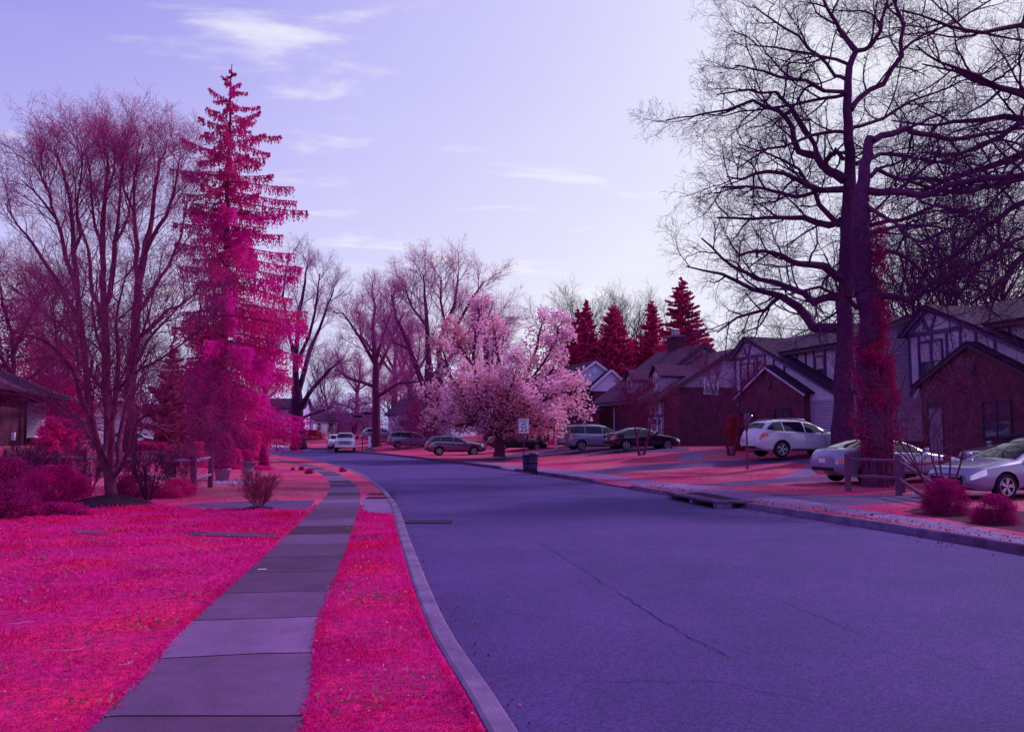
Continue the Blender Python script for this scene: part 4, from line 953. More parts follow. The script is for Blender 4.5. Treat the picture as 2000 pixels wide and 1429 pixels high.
def pr_table(tab):
    T = np.array(tab)
    return lambda t: (float(np.interp(t, T[:, 0], T[:, 1])), float(np.interp(t, T[:, 0], T[:, 2])))
YS = 50; ls = onland(432, YS)
conifer('tall_spruce', 'towering spruce with drooping magenta boughs, its thin top above every other tree on the left', ls, P(440, 126, 50)[2] - ls.z,
    pr_table([(0, .5, 2.2), (.06, 1.6, 3.6), (.12, 2.2, 5.2), (.2, 2.3, 5.6), (.3, 2.4, 5.6), (.4, 2.4, 5.2), (.5, 2.7, 4.6), (.62, 2.9, 4.4), (.72, 3.1, 4.3), (.80, 2.9, 3.4), (.86, 2.5, 2.5), (.90, 2.3, 1.9), (.94, 1.3, 1.0), (.97, .5, .5), (1, .05, .05)]),
    7, (mt['spruce'], mt['spruce_red']), droop=.36, gap=.56, nb=8, dens=2.1, hang=1.45, size=.095, z0=.07, tr=.36, mtr=mt['bark'], side=.10, tg=.25)
LATE = []
cone = lambda r, k=1.0: (lambda t: (r * (1 - t) ** k + .05,) * 2)
conifer('red_conifer', 'dark red conifer directly behind the white gabled house, leftmost of the row', onland(1130, 98), 15.5, cone(4.2, .75), 12, (mt['condark'], mt['condark']), .15, .36, 12, 2.2, .5, .12, .02, .25)
conifer('red_conifer', 'slim pointed dark red conifer above the white gable', onland(1147, 92), 16.0, cone(3.6, .8), 13, (mt['condark'], mt['conred']), .2, .34, 12, 2.2, .5, .12, .02, .25)
conifer('red_conifer', 'bright red broad conifer second from the left in the row behind the brick house', onland(1200, 92), 15.2, cone(4.0, .6), 14, (mt['conred'], mt['conred']), .0, .32, 13, 2.4, .3, .12, .02, .25)
conifer('red_conifer', 'red conifer directly above the brick house chimney', onland(1275, 94), 16.0, cone(4.0, .7), 15, (mt['condark'], mt['conred']), .1, .34, 12, 2.2, .4, .12, .02, .25)
conifer('red_conifer', 'dark red conifer filling the gap left of the brick chimney', onland(1240, 100), 12.0, cone(4.4, .6), 16, (mt['condark'], mt['condark']), .1, .34, 12, 2.2, .4, .12, .02, .25)
conifer('red_conifer', 'tallest red spruce with open tiers, standing behind the brick house roof', onland(1337, 86), 17.3, pr_table([(0, 4.6, 4.6), (.4, 4.2, 4.2), (.5, 3.8, 3.6), (.58, 2.2, 3.2), (.68, 2.8, 2.6), (.78, 1.6, 1.6), (.86, 2.0, 1.9), (.93, .8, .8), (1, .1, .1)]), 17, (mt['conred'], mt['condark']), .2, .50, 11, 2.4, .4, .12, .02, .24)
for i, (u, Y, w, h, m_, lab) in enumerate([(1112, 99, 5.5, 11.5, 'condark', 'soft red evergreen at the left end of the conifer row'), (1176, 97, 6.5, 12.0, 'conred', 'bushy red evergreen between the slim pointed conifer and the broad bright one'),
        (1228, 95, 6.0, 11.5, 'conred', 'bushy red evergreen right of the broad bright conifer'), (1305, 92, 6.5, 11.0, 'condark', 'bushy dark red evergreen between the chimney conifer and the tallest one'), (1365, 92, 5.5, 10.5, 'conred', 'bushy red evergreen at the right end of the conifer row')]):
    LATE.append((lab, u, Y, w, h, m_, 160 + i))
conifer('red_conifer', 'low red conifer whose tip shows at the right end of the brick house ridge', onland(1385, 84), 10.2, cone(3.2, .6), 18, (mt['conred'], mt['conred']), .1, .34, 12, 2.2, .4, .12, .02, .22)
conifer('coral_conifer', 'coral coloured conical evergreen between the small lawn tree and the spruce', onland(332, 58), 7.2, cone(2.6, .75), 19, (mt['coral'], mt['coral']), .1, .45, 9, 1.3, .3, .16, .02, .18)
conifer('coral_conifer', 'small red evergreen among the bare trees left of the magnolia', onland(810, 100), 5.5, cone(2.0, .8), 20, (mt['conred'], mt['conred']), .1, .45, 8, 1.0, .3, .2, .02, .18)

# ------------------------------------------------------------------ leafy crowns and shrubs
def cloud(g, n, w, d, h, shape, clumps):
    k = clumps; cz = g.uniform(0, 1, k); a = g.uniform(0, 6.283, k)
    if shape == 'cone': rad = (1 - cz) ** .75 * g.uniform(.6, 1.0, k)
    elif shape == 'column': rad = np.sqrt(np.clip(1 - (2 * cz - 1) ** 4, .05, 1)) * g.uniform(.5, 1.0, k)
    else: rad = np.sqrt(np.clip(1 - np.clip((cz - .25) / .75, -1, 1) ** 2, .03, 1)) * g.uniform(.55, 1.0, k)
    C_ = np.stack([np.cos(a) * rad * w / 2, np.sin(a) * rad * d / 2, cz * h], 1)
    i = g.integers(0, k, n); s = .5 * (w * d * h / k) ** (1 / 3.)
    p = C_[i] + g.normal(size=(n, 3)) * s * np.array([.8, .8, .6]); p[:, 2] = np.clip(p[:, 2], .02, h * 1.06)
    return p
def leafy(name, label, loc, w, h, mat, n, size, shape='dome', seed=1, cat='shrub', d=None, clumps=60, stem=.04, group=None, flowers=None, nf=0, z0=0.0):
    g = np.random.default_rng(seed); root = thing(name, label, cat, loc, g.uniform(0, 6.28) if (d is None) else 0, group)
    r = random.Random(seed); S = []
    for k in range(5):
        a = r.uniform(0, 6.28); S.append((make_path(r, (0, 0, -.05), (math.cos(a) * w / h * .4, math.sin(a) * w / h * .4, 1), h * .85, 5, .08, .02), [stem * (1 - .15 * j) for j in range(6)]))
    v, f = tubes(S, 5); mesh_np('stem', v, f, mt['bark'], root)
    p = cloud(g, n, w, d or w, h, shape, clumps); p[:, 2] += z0
    v, f = quads(g, p, size, aspect=1.5); mesh_np('foliage', v, f, mat, root)
    if flowers:
        v, f = quads(g, cloud(g, nf, w, d or w, h * 1.03, shape, clumps), size * .8); tag(mesh_np('flowers', v, f, flowers, root), kind='stuff')
    return root
def twiggy(name, label, loc, h, stems, spread, seed, m1=None, m2=None, minr=.003, r0=.03, buds=None, nb=1, bs=.03, group=None, Lk=1.0):
    Q = dict(n=[6, 6, 4], t0=[.2, .15, .1], ang=[.35, .45, .5], len=[.5 * h * Lk, .26 * h * Lk, .14 * h * Lk], rad=[.0065, .004, .003], seg=[4, 3, 2], wan=[.1, .12, .15], up=[.05, .04, .03])
    return simple_tree(name, label, loc, Q, m1 or mt['bark'], m2 or mt['twig'], seed, h * .8, r0, (0, 0), group, minr, buds, nb, bs, 1, stems, spread, .06, 'shrub')
for lab, u, Y, w, h, m_, sd_ in LATE: leafy('evergreen_tree', lab, onland(u, Y), w, h, mt[m_], 13000, .11, 'cone', sd_, cat='tree', clumps=150, stem=.14)
def ln(u, v): x, y = G(u, v); return Vector((x, y, H(x, y)))
def ly(u, Y): return onland(u, Y)
leafy('round_shrub', 'big rounded magenta shrub left of the small lawn tree', ly(115, 19.5), 1.5, .85, mt['magenta'], 26000, .022, seed=31, clumps=160)
leafy('round_shrub', 'plum shrub mass cut off by the left edge of the photo', ly(5, 20.5), 1.8, 1.0, mt['plum'], 22000, .026, seed=32, clumps=120)
leafy('low_shrub', 'low shrub dotted with pale blossom at the left edge of the lawn', ly(25, 16.5), 1.4, .5, mt['plum'], 14000, .022, seed=33, d=1.1, clumps=120, flowers=mt['flower'], nf=160)
leafy('low_shrub', 'spreading ground shrub with scattered pale blossom before the magenta shrub', ly(110, 17.0), 1.5, .22, mt['magenta'], 12000, .02, seed=34, d=.7, clumps=90, flowers=mt['flower'], nf=120)
leafy('low_shrub', 'low pink shrub behind the mulch ring beside the fence corner post', ly(352, 21.8), .95, .45, mt['hotpink'], 7000, .022, seed=35, clumps=80)
leafy('low_shrub', 'low plum shrub right behind the small lawn tree', ly(268, 21.5), 1.3, .55, mt['plum'], 9000, .024, seed=36, clumps=80)
twiggy('bare_shrub', 'bare branching shrub with two crooked main stems right of the small lawn tree', ly(293, 20.8), 1.45, 6, .45, 37, mt['barkdark'], mt['twigdark'], r0=.045)
twiggy('bare_shrub', 'dense twiggy shrub between the magenta shrub and the small lawn tree', ly(178, 22), 1.4, 8, .35, 38)
twiggy('bare_shrub', 'reddish twiggy shrub tangled against the fence corner post', ly(345, 23.5), 1.4, 10, .3, 39, buds=mt['bud'], bs=.02)
twiggy('bare_shrub', 'pale crooked twigs of a shrub at the far left above the plum mass', ly(40, 22), 1.5, 10, .5, 40, mt['barkdark'], mt['twigdark'])
twiggy('bare_shrub', 'wild twiggy shrub against the rails left of the magenta shrub', ly(85, 25), 1.4, 8, .4, 41)
twiggy('bare_shrub', 'thin twiggy shrub behind the bare two stemmed one', ly(240, 26), 1.3, 7, .4, 42)
fs = ln(505, 993)
twiggy('vase_shrub', 'bare vase shaped shrub of fine red stems standing beside the pavement', fs, 1.05, 26, .55, 43, mt['stem'], mt['stem'], .0020, .008, Lk=.55)
mm = MB(); mm.lathe([(.0, .055), (.18, .05), (.33, .02), (.40, -.02)], 26); o = mm.build('mulch_mound', mt['mulch'], smooth=True); o.location = fs; o.scale = (1, .8, 1)
tag(o, 'small dark mulch patch at the foot of the bare vase shaped shrub', 'mulch')
# evergreens by the ranch house
leafy('arborvitae', 'tall hot pink arborvitae by the brick ranch house door, the left of the pair', ly(102, 33), .85, 1.75, mt['hotpink'], 9000, .045, 'column', 44, clumps=60)
leafy('arborvitae', 'slimmer darker pink arborvitae by the ranch house bay window, the right of the pair', ly(124, 33.5), .7, 1.6, mt['magenta'], 8000, .045, 'column', 45, clumps=60)
leafy('arborvitae', 'short plum cone shrub in front of the arborvitae pair', ly(131, 29), .5, .75, mt['plum'], 6000, .03, 'cone', 46, clumps=60)
leafy('round_shrub', 'huge magenta shrub mass rising behind the ranch house roof', ly(95, 56), 5.0, 4.3, mt['magenta'], 11000, .12, seed=47, clumps=120)
leafy('leafy_tree', 'coral leaved tree crown high behind the ranch house at the left edge', ly(18, 58), 6.5, 9.5, mt['coral'], 6500, .15, seed=48, cat='tree', clumps=90, stem=.18)
leafy('leafy_tree', 'reddish leafy tree behind the tall budding trees', ly(105, 66), 5.0, 7.6, mt['conred'], 5500, .15, seed=49, cat='tree', clumps=80, stem=.16)
leafy('leafy_tree', 'russet bushy tree behind the coral cone evergreen', ly(385, 62), 4.5, 6.0, mt['conred'], 7000, .14, seed=50, cat='tree', clumps=80, stem=.14)
leafy('round_shrub', 'dark plum yew bush under the skirt of the spruce', ly(432, 46), 3.4, 1.9, mt['plum'], 15000, .06, seed=51, clumps=90)
leafy('round_shrub', 'dark bush behind the right side of the spruce foliage', ly(475, 54), 3.0, 2.0, mt['plum'], 10000, .07, seed=52, clumps=80)
for i, (u, Y, w, h, m_, lab) in enumerate([(388, 40, .85, 1.0, 'hotpink', 'hot pink cone shrub at the left end of the bed below the spruce'), (462, 38, .75, .85, 'hotpink', 'hot pink shrub just right of the potted dwarf spruce'),
        (481, 39.5, .8, .85, 'magenta', 'magenta cone shrub in the bed between urn and far rails'), (516, 40.5, .5, 1.0, 'magenta', 'slim magenta cone shrub at the end of the far rails beside the road')]):
    leafy('dwarf_conifer', lab, ly(u, Y), w, h, mt[m_], 6000, .035, 'cone', 60 + i, clumps=60)
for i, (u, v, w, h, lab) in enumerate([(572, 918, .12, .12, 'tiny pink grass tuft, leftmost of three beside the pavement bend'), (589, 918, .22, .17, 'pink grass tuft in the middle of three beside the pavement bend'), (604, 925, .32, .2, 'largest pink grass tuft touching the pavement bend'), (670, 921, .25, .18, 'pink tuft on the far verge between pavement bend and kerb')]):
    leafy('grass_tuft', lab, ln(u, v), w, h, mt['magenta'], 900, .03, 'dome', 70 + i, clumps=20, stem=.006, cat='grass tuft')
leafy('hedge', 'long low hot pink hedge in the sun before the white parked car on the left', ly(275, 52), 4.2, .45, mt['hotpink'], 9000, .06, seed=76, d=.8, clumps=80, cat='hedge')
leafy('hedge', 'hot pink ground bed sweeping under the cone shrubs below the spruce', ly(405, 37.5), 2.6, .3, mt['hotpink'], 9000, .035, seed=77, d=2.2, clumps=120, cat='hedge')
leafy('hedge', 'low hot pink planting at the foot of the cone shrubs near the far rails', ly(490, 38), 2.0, .18, mt['hotpink'], 5000, .035, seed=78, d=.9, clumps=80, cat='hedge')
leafy('round_shrub', 'low russet hedge by the far end of the street', ly(602, 112), 4.5, 1.2, mt['orangeleaf'], 3500, .12, seed=79, d=2)
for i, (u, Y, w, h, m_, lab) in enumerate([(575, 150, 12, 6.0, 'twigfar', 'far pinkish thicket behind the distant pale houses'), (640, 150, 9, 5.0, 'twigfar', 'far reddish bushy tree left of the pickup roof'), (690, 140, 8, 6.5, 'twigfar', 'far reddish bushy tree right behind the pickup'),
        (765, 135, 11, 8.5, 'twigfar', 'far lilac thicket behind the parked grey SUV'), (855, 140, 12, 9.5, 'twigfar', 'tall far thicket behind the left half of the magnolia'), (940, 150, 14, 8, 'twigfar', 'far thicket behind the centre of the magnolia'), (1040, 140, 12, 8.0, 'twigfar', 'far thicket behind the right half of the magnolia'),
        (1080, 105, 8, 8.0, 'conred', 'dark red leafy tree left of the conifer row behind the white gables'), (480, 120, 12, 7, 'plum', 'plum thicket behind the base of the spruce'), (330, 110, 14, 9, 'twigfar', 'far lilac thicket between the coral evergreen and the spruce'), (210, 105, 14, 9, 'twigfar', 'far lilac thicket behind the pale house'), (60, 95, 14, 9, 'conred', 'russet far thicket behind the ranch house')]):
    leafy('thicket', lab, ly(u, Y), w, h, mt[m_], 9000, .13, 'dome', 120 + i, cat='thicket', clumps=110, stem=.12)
# right side plants
leafy('fuzzy_shrub', 'larger fuzzy pink round shrub at the end of the right split rail fence', ln(1845, 1004), .9, .68, mt['fuzz'], 22000, .016, seed=80, clumps=150, flowers=None)
leafy('fuzzy_shrub', 'smaller fuzzy pink round shrub below the silver car front wheel', ln(1945, 1022), .72, .5, mt['fuzz'], 15000, .016, seed=81, clumps=120)
leafy('round_shrub', 'russet bush by the front door of the first half timbered house', ly(1498, 44.8), 2.0, 1.3, mt['orangeleaf'], 5000, .06, seed=82)
leafy('round_shrub', 'tall russet bush at the corner between the brick house and the first half timbered house', ly(1441, 46.5), 1.2, 1.9, mt['orangeleaf'], 4000, .06, 'column', 83)
leafy('round_shrub', 'pink plants along the foot of the white gabled house by its door', ly(1092, 72), 2.2, .5, mt['hotpink'], 2500, .06, seed=84, d=1.0)
leafy('leafy_tree', 'bare looking pink leafed tree over the parked cars left of the magnolia', ly(822, 90), 7.0, 6.0, mt['twigfar'], 9000, .10, seed=85, cat='tree', clumps=140, stem=.12)
# ivy on the big trunk: hugging leaves and outward sprays
g = np.random.default_rng(9); xi, yi = P(1712, HOR, Y2)[0], Y2; zi = H(xi, yi)
root = thing('ivy', 'thick red and magenta ivy wrapped round the lower trunk of the huge bare tree', 'ivy', (xi, yi, zi)); cen = []
for v_, w_, n_ in [(430, 15, 250), (460, 16, 350), (490, 17, 450), (520, 18, 600), (560, 20, 800), (600, 21, 1000), (640, 23, 1200), (680, 28, 1500), (710, 34, 1700), (740, 33, 1700), (770, 34, 1800), (800, 37, 1900), (830, 35, 1700), (855, 27, 1100), (880, 21, 700), (910, 21, 500)]:
    w = P(1707 if v_ < 800 else 1713, v_, Y2); k = 11
    a = g.uniform(0, 6.283, k); r = g.uniform(.35, 1.15, k) * w_ * Y2 / F
    c_ = np.stack([w[0] - xi + np.cos(a) * r, np.sin(a) * r * .9, w[2] - zi + g.normal(size=k) * .3], 1)
    n_ = int(n_ * 2.6); i = g.integers(0, k, n_); cen.append(c_[i] + g.normal(size=(n_, 3)) * np.array([.12, .12, .14]))
v, f = quads(g, np.concatenate(cen), .042, aspect=1.3); mesh_np('foliage', v, f, mt['ivy'], root)
r = random.Random(3); S = []
for k in range(60):
    a = r.uniform(0, 6.28); z_ = r.uniform(.9, 4.6); S.append((make_path(r, (math.cos(a) * .3, math.sin(a) * .3, z_), (math.cos(a), math.sin(a), r.uniform(.1, .9)), r.uniform(.3, .9), 5, .2, .02), [.009 - .0012 * j for j in range(6)]))
for k in range(16):
    a = r.uniform(0, 6.28); S.append((make_path(r, (math.cos(a) * .42, math.sin(a) * .42, .0), (-math.cos(a) * .02, -math.sin(a) * .02, 1), r.uniform(3, 6.5), 14, .05, .04), [.03 - .0012 * j for j in range(15)]))
v, f = tubes(S, 4); mesh_np('stem', v, f, mt['bark'], root)

# ------------------------------------------------------------------ magnolia
YM = 57.0; cm = onland(975, YM)
QM = dict(n=[0, 10, 8, 5, 4], t0=[.2, .12, .12, .12, .1], ang=[.8, .75, .8, .8, .8], len=[4, 1.25, .8, .5, .30], rad=[.1, .04, .016, .008, .005], seg=[6, 6, 4, 3, 2], wan=[.12, .13, .16, .18, .2], up=[.03, .05, .05, .05, .05], fall=.3)
r = random.Random(17); out = levels(QM)
root = thing('magnolia_tree', 'wide magnolia tree in full pale pink blossom at the centre of the photo', 'tree', cm)
out[0].append(px_limb([(975, 892, 0, 13), (976, 872, 0, 8.5), (974, 850, 0, 7.5), (975, 835, 0, 7)], YM, cm, r))
for L in [[(975, 840, 0, 5), (955, 815, -.5, 4.5), (935, 760, -1, 4), (925, 715, -1.2, 3.5), (928, 670, -1, 3), (936, 620, -.8, 2), (935, 598, -.7, 1)],
          [(975, 840, 0, 5), (1000, 800, .5, 4.5), (1022, 750, .8, 4), (1040, 700, 1, 3), (1052, 655, 1, 2.4), (1062, 622, 1, 1)],
          [(975, 835, 0, 4), (985, 780, 1.5, 3.5), (978, 720, 2.4, 3), (968, 670, 2.6, 2), (965, 640, 2.6, 1)],
          [(955, 815, -.5, 4), (920, 790, -1.6, 3.5), (890, 750, -2.2, 3), (872, 710, -2.5, 2.4), (862, 680, -2.6, 1.4)],
          [(960, 825, 0, 4), (915, 815, .6, 3), (875, 800, 1.0, 2.4), (845, 775, 1.3, 1.2)],
          [(965, 830, 0, 3.5), (930, 828, -1.6, 3), (890, 832, -2.8, 2.2), (852, 820, -3.4, 1.2)],
          [(985, 830, 0, 4), (1030, 800, -1.4, 3.4), (1080, 770, -2.2, 2.6), (1128, 765, -2.6, 1.3)],
          [(985, 830, 0, 4), (1040, 815, 1.0, 3.2), (1090, 800, 1.8, 2.4), (1138, 800, 2, 1.2)],
          [(1000, 812, .4, 3.5), (1050, 770, 2.0, 3), (1080, 720, 2.6, 2.2), (1095, 670, 2.6, 1.2)],
          [(1022, 750, .8, 3), (1060, 710, -.6, 2.6), (1085, 665, -1, 2), (1090, 635, -1, 1)],
          [(925, 715, -1.2, 3), (900, 680, -.6, 2.2), (885, 650, -.4, 1.2)],
          [(980, 825, -.4, 3.4), (985, 790, -2.4, 2.8), (1000, 750, -3.4, 2.2), (1010, 710, -3.8, 1.2)],
          [(970, 825, -.4, 3.2), (945, 790, -3, 2.6), (930, 760, -4, 1.4)],
          [(990, 832, -.4, 3.2), (1040, 828, -3, 2.6), (1085, 835, -4, 1.4)],
          [(975, 780, 1.2, 3), (940, 750, 3.4, 2.6), (905, 730, 4.4, 1.4)],
          [(990, 790, 1.2, 3), (1040, 760, 3.4, 2.6), (1110, 745, 4.4, 1.4)]]:
    p, q = px_limb(L, YM, cm, r); grow(r, p, q, 1, QM, out)
for k in range(13):
    a = r.uniform(0, 6.28); q = r.uniform(.35, 1); zt = r.uniform(.02, .45)
    p = make_path(r, (r.uniform(-.2, .2), r.uniform(-.2, .2), 1.7), (math.cos(a) * q * 1.3, math.sin(a) * q * 1.3, .25 + zt), (4.2 - 1.0 * zt * q), 9, .10, .015)
    grow(r, p, [.085 * (1 - .85 * j / 9) for j in range(10)], 1, QM, out)
V, Fq, off = [], [], 0
for l, sd_ in ((0, 12), (1, 7)):
    v, f = tubes(out[l], sd_); V.append(v); Fq.append(f + off); off += len(v)
mesh_np('trunk', np.concatenate(V), np.concatenate(Fq), mt['bark'], root, True)
V, Fq, off = [], [], 0
for l in (2, 3, 4):
    v, f = tubes(out[l], 4 if l < 4 else 3); V.append(v); Fq.append(f + off); off += len(v)
mesh_np('crown', np.concatenate(V), np.concatenate(Fq), mt['bark'], root)
tips = np.array([p[-1] for p, _ in out[4]] + [p[1] for p, _ in out[4]][::3] + [p[-1] for p, _ in out[3]])
g = np.random.default_rng(3); tips = tips[tips[:, 2] > 1.45]
tips = np.concatenate([tips + g.normal(size=tips.shape) * .07, tips[::2] + g.normal(size=tips[::2].shape) * .14]); nT = len(tips)
V = []
az = g.uniform(0, 6.28, nT); s = .105 * g.uniform(.7, 1.3, nT)
for k in range(6):                      # six petals of a cup round each tip
    a = az + k * 6.283 / 6; op = g.uniform(.35, 1.1, nT)
    d = np.stack([np.cos(a) * np.sin(op), np.sin(a) * np.sin(op), np.cos(op)], 1); t_ = np.stack([-np.sin(a), np.cos(a), 0 * a], 1)
    V.append(np.stack([tips, tips + d * s[:, None] * .65 + t_ * s[:, None] * .38, tips + d * s[:, None] * 1.25, tips + d * s[:, None] * .65 - t_ * s[:, None] * .38], 1))
v = np.concatenate(V).reshape(-1, 3); mesh_np('blossom', v, np.arange(len(v)).reshape(-1, 4), mt['magnolia'], root)
print('blossoms', nT)

# ------------------------------------------------------------------ houses
def roof_slab(mb, p, q, y0, y1, t=.12, axis='y'):
    """slab over a sloping line p->q (x,z), extruded along y (or swap)"""
    nx, nz = -(q[1] - p[1]), (q[0] - p[0]); m = math.hypot(nx, nz); nx, nz = nx / m * t, nz / m * t
    if nz < 0: nx, nz = -nx, -nz
    mb.prism([p, q, (q[0] + nx, q[1] + nz), (p[0] + nx, p[1] + nz)], axis, y0, y1)
def window(root, c, w, h, axis, sgn, frame='whitetrim', lights=2, curtain=False, shutter=None, t=.07, cols=1):
    """window on a wall plane; c = centre, axis = wall normal axis, sgn = outward direction"""
    mb = MB(); f = .075
    def bx(m, a0, a1, z0, z1, d0, d1):
        d0, d1 = sorted((d0 * sgn, d1 * sgn))
        if axis == 'y': m.box(c[0] + a0, c[0] + a1, c[1] + d0, c[1] + d1, c[2] + z0, c[2] + z1)
        else: m.box(c[0] + d0, c[0] + d1, c[1] + a0, c[1] + a1, c[2] + z0, c[2] + z1)
    bx(mb, -w/2 - f, -w/2, -h/2, h/2, -.02, t); bx(mb, w/2, w/2 + f, -h/2, h/2, -.02, t)
    bx(mb, -w/2 - f, w/2 + f, h/2, h/2 + f, -.02, t + .01); bx(mb, -w/2 - f * 1.3, w/2 + f * 1.3, -h/2 - f, -h/2, -.02, t + .03)
    if lights > 1: bx(mb, -w/2, w/2, -.025, .025, .0, t * .7)
    for k in range(1, cols): x = -w/2 + w * k / cols; bx(mb, x - .035, x + .035, -h/2, h/2, 0, t * .8)
    fr = mb.build('window', mt[frame], root)
    pb = MB(); bx(pb, -w/2, w/2, -h/2, h/2, .004, .022); pb.build('pane', mt['pane'], fr)
    if curtain:
        cb = MB(); bx(cb, -w/2 + .05, w/2 - .05, 0.03, h/2 - .04, .023, .028); cb.build('curtain', mt['curtain'], fr)
    return fr
RZ = R(-74)
def tudor_house(label, loc, lanterns=True, seed=0, brickm='brickpale', extra=0):
    root = thing('half_timbered_house', label, 'house', loc, RZ)
    W_, D, E, K = 9.4, 6.6, 5.5, 6.75
    m = MB(); m.prism([(0, -.3), (D, -.3), (D, E), (D / 2, K - .02), (0, E)], 'x', 0, W_); m.build('wall', mt['siding'], root)
    m = MB(); m.box(-.02, W_ + .02, -.03, -.004, 2.6, E - .02); m.build('front_panel', mt['stucco'], root)
    m = MB()
    roof_slab(m, (-.45, E - .17), (D / 2, K), -.3, W_ + .35, .14, 'x'); roof_slab(m, (D + .45, E - .17), (D / 2, K), -.3, W_ + .35, .14, 'x')
    rf = m.build('roof', mt['shingle'], root)
    m = MB(); m.box(-.28, W_ + .33, -.50, -.42, E - .30, E - .17)
    for s in (-1, 1):
        x = W_ + .36 if s > 0 else -.34
        m.bar((x, -.45, E - .24), (x, D / 2, K - .07), .04, .2); m.bar((x, D + .45, E - .24), (x, D / 2, K - .07), .04, .2)
    m.build('fascia', mt['darktrim'], root)
    # half-timbered bay with the long cat-slide roof
    m = MB(); poly = [(-.05, 2.6), (-.05, 5.55), (1.35, 6.45), (9.2, 2.98), (9.2, 2.6)]
    m.prism(poly, 'y', -.75, -.03); m.build('timbered_bay', mt['stucco'], root)
    m = MB(); roof_slab(m, (-.45, 5.32), (1.38, 6.50), -1.05, 1.9, .12); roof_slab(m, (9.55, 2.86), (1.36, 6.50), -1.05, .2, .12)
    roof_slab(m, (3.4, 5.58), (1.37, 6.50), .2, 3.3, .11); m.build('gable_roof', mt['shingle'], root)
    t = MB(); y = -.78
    def B(p, q, w=.13): t.bar((p[0], y, p[1]), (q[0], y, q[1]), .06, w, up=(0, 0, 1) if abs(q[0] - p[0]) > .02 else (1, 0, 0))
    def V_(x, z0, z1, w=.13): t.box(x - w / 2, x + w / 2, y - .03, y + .03, z0, z1)
    t.box(-.08, 3.25, y - .035, y + .035, 5.28, 5.46); V_(.0, 2.6, 5.27)
    for x in (.62, 1.45, 2.35, 3.15, 4.0, 5.0): V_(x, 2.6, min(5.27, 6.40 - (x - 1.36) * .443 - .02))
    B((1.0, 5.95), (1.3, 5.42)); B((1.75, 6.15), (1.4, 5.42)); B((.02, 2.7), (.62, 3.3))
    t.bar((-.30, -1.0, 5.33), (1.36, -1.0, 6.43), .06, .16); t.bar((1.36, -1.0, 6.43), (9.4, -1.0, 2.87), .06, .18)
    t.build('timber_frame', mt['timber'], root)
    t = MB(); y = -.05
    for x in (5.1, 5.9, 6.6, 7.55, 8.5, 9.33): t.box(x - .07, x + .07, -.065, -.028, 2.7, 5.3)
    t.build('timber_frame', mt['timber'], root)
    window(root, (1.35, -.76, 4.1), 1.35, 1.75, 'y', -1, 'timber', 2, True, cols=2)
    window(root, (7.1, -.04, 4.25), .72, 1.3, 'y', -1, 'timber', 2, True)
    # brick gable
    before = set(o_.name for o_ in kids(root))
    m = MB(); m.prism([(.45, -.3), (.45, 3.15), (3.45, 4.6), (6.55, 3.1), (6.55, -.3)], 'y', -1.6, -.76); m.build('brick_gable', mt[brickm], root)
    m = MB(); roof_slab(m, (.1, 2.98), (3.46, 4.62), -1.85, -.2, .10); roof_slab(m, (6.95, 2.93), (3.45, 4.62), -1.85, -.2, .10); m.build('gable_roof', mt['shingle'], root)
    m = MB(); m.bar((.1, -1.82, 2.94), (3.46, -1.82, 4.56), .05, .15); m.bar((3.46, -1.82, 4.56), (6.95, -1.82, 2.89), .05, .15); m.build('fascia', mt['stucco'] if lanterns else mt['darktrim'], root)
    window(root, (4.7, -1.61, 1.55), 1.35, 1.35, 'y', -1, 'darktrim', 2, False, cols=2)
    m = MB(); m.lathe([(.22, -.04), (.22, .04)], 20); v = [(c[0] + 3.45, -1.62 + c[2], 3.65 + c[1] * 1.25) for c in m.v]; m.v = v; m.build('gable_vent', mt['darktrim'], root)
    # arched entry
    n = 12; arc = [(1.25 + .5 * -math.cos(math.pi * k / n), 2.05 + .5 * math.sin(math.pi * k / n)) for k in range(n + 1)]
    m = MB(); m.prism([(.75, .1)] + arc + [(1.75, .1)], 'y', -1.63, -1.59); m.build('doorway', mt['darktrim'], root)
    m = MB(); m.box(.95, 1.7, -1.655, -1.632, .12, 2.05); d = m.build('door', mt['door'], root)
    m = MB(); m.box(1.02, 1.06, -1.70, -1.655, 1.0, 1.12); m.build('handle', mt['metal'], d)
    m = MB(); m.box(.6, 2.0, -2.3, -1.61, -.3, .08); m.box(.6, 2.0, -2.6, -2.31, -.3, -.06); m.build('step', mt['kerbdark'], root)
    if lanterns:
        for x in (.62, 2.0):
            m = MB(); m.box(x - .07, x + .07, -1.78, -1.62, 1.75, 2.1); l = m.build('lantern', mt['darktrim'], root)
            m = MB(); m.box(x - .03, x + .03, -1.79, -1.782, 1.9, 1.97); m.build('glass', mt['lamp'], l)
    for o_ in kids(root):
        if o_.name not in before: o_.location = (.6, .45, 0)
    m = MB(); m.box(6.6, 9.25, -.75, -.032, -.3, 2.6); m.build('side_bay', mt['siding'], root)
    for q_ in ((6.56, 6.74, -.3, 2.9), (9.1, 9.28, 2.62, 2.95)):
        m = MB(); m.box(q_[0], q_[1], -.80, -.76, q_[2], q_[3]); m.build('corner_trim', mt['timber'], root)
    # gable side facing down the street
    window(root, (W_ + .01, 4.4, 3.9), 1.15, 1.35, 'x', 1, 'darktrim', 2, False)
    m = MB(); m.box(W_ + .0, W_ + .10, .0, D, -.3, .5); m.build('plinth', mt['brickdark'], root)
    m = MB(); m.tube([(W_ + .08, -.38, E - .3), (W_ + .08, -.1, E - .8), (W_ + .08, -.1, .1)], .045, 8); m.build('downpipe', mt['whitetrim'] if lanterns else mt['darktrim'], root, True)
    return root
mt['lamp'] = M('lit_lantern', (.9, .9, .85), .4, emit=(.85, 1.0, .85, 4.0))
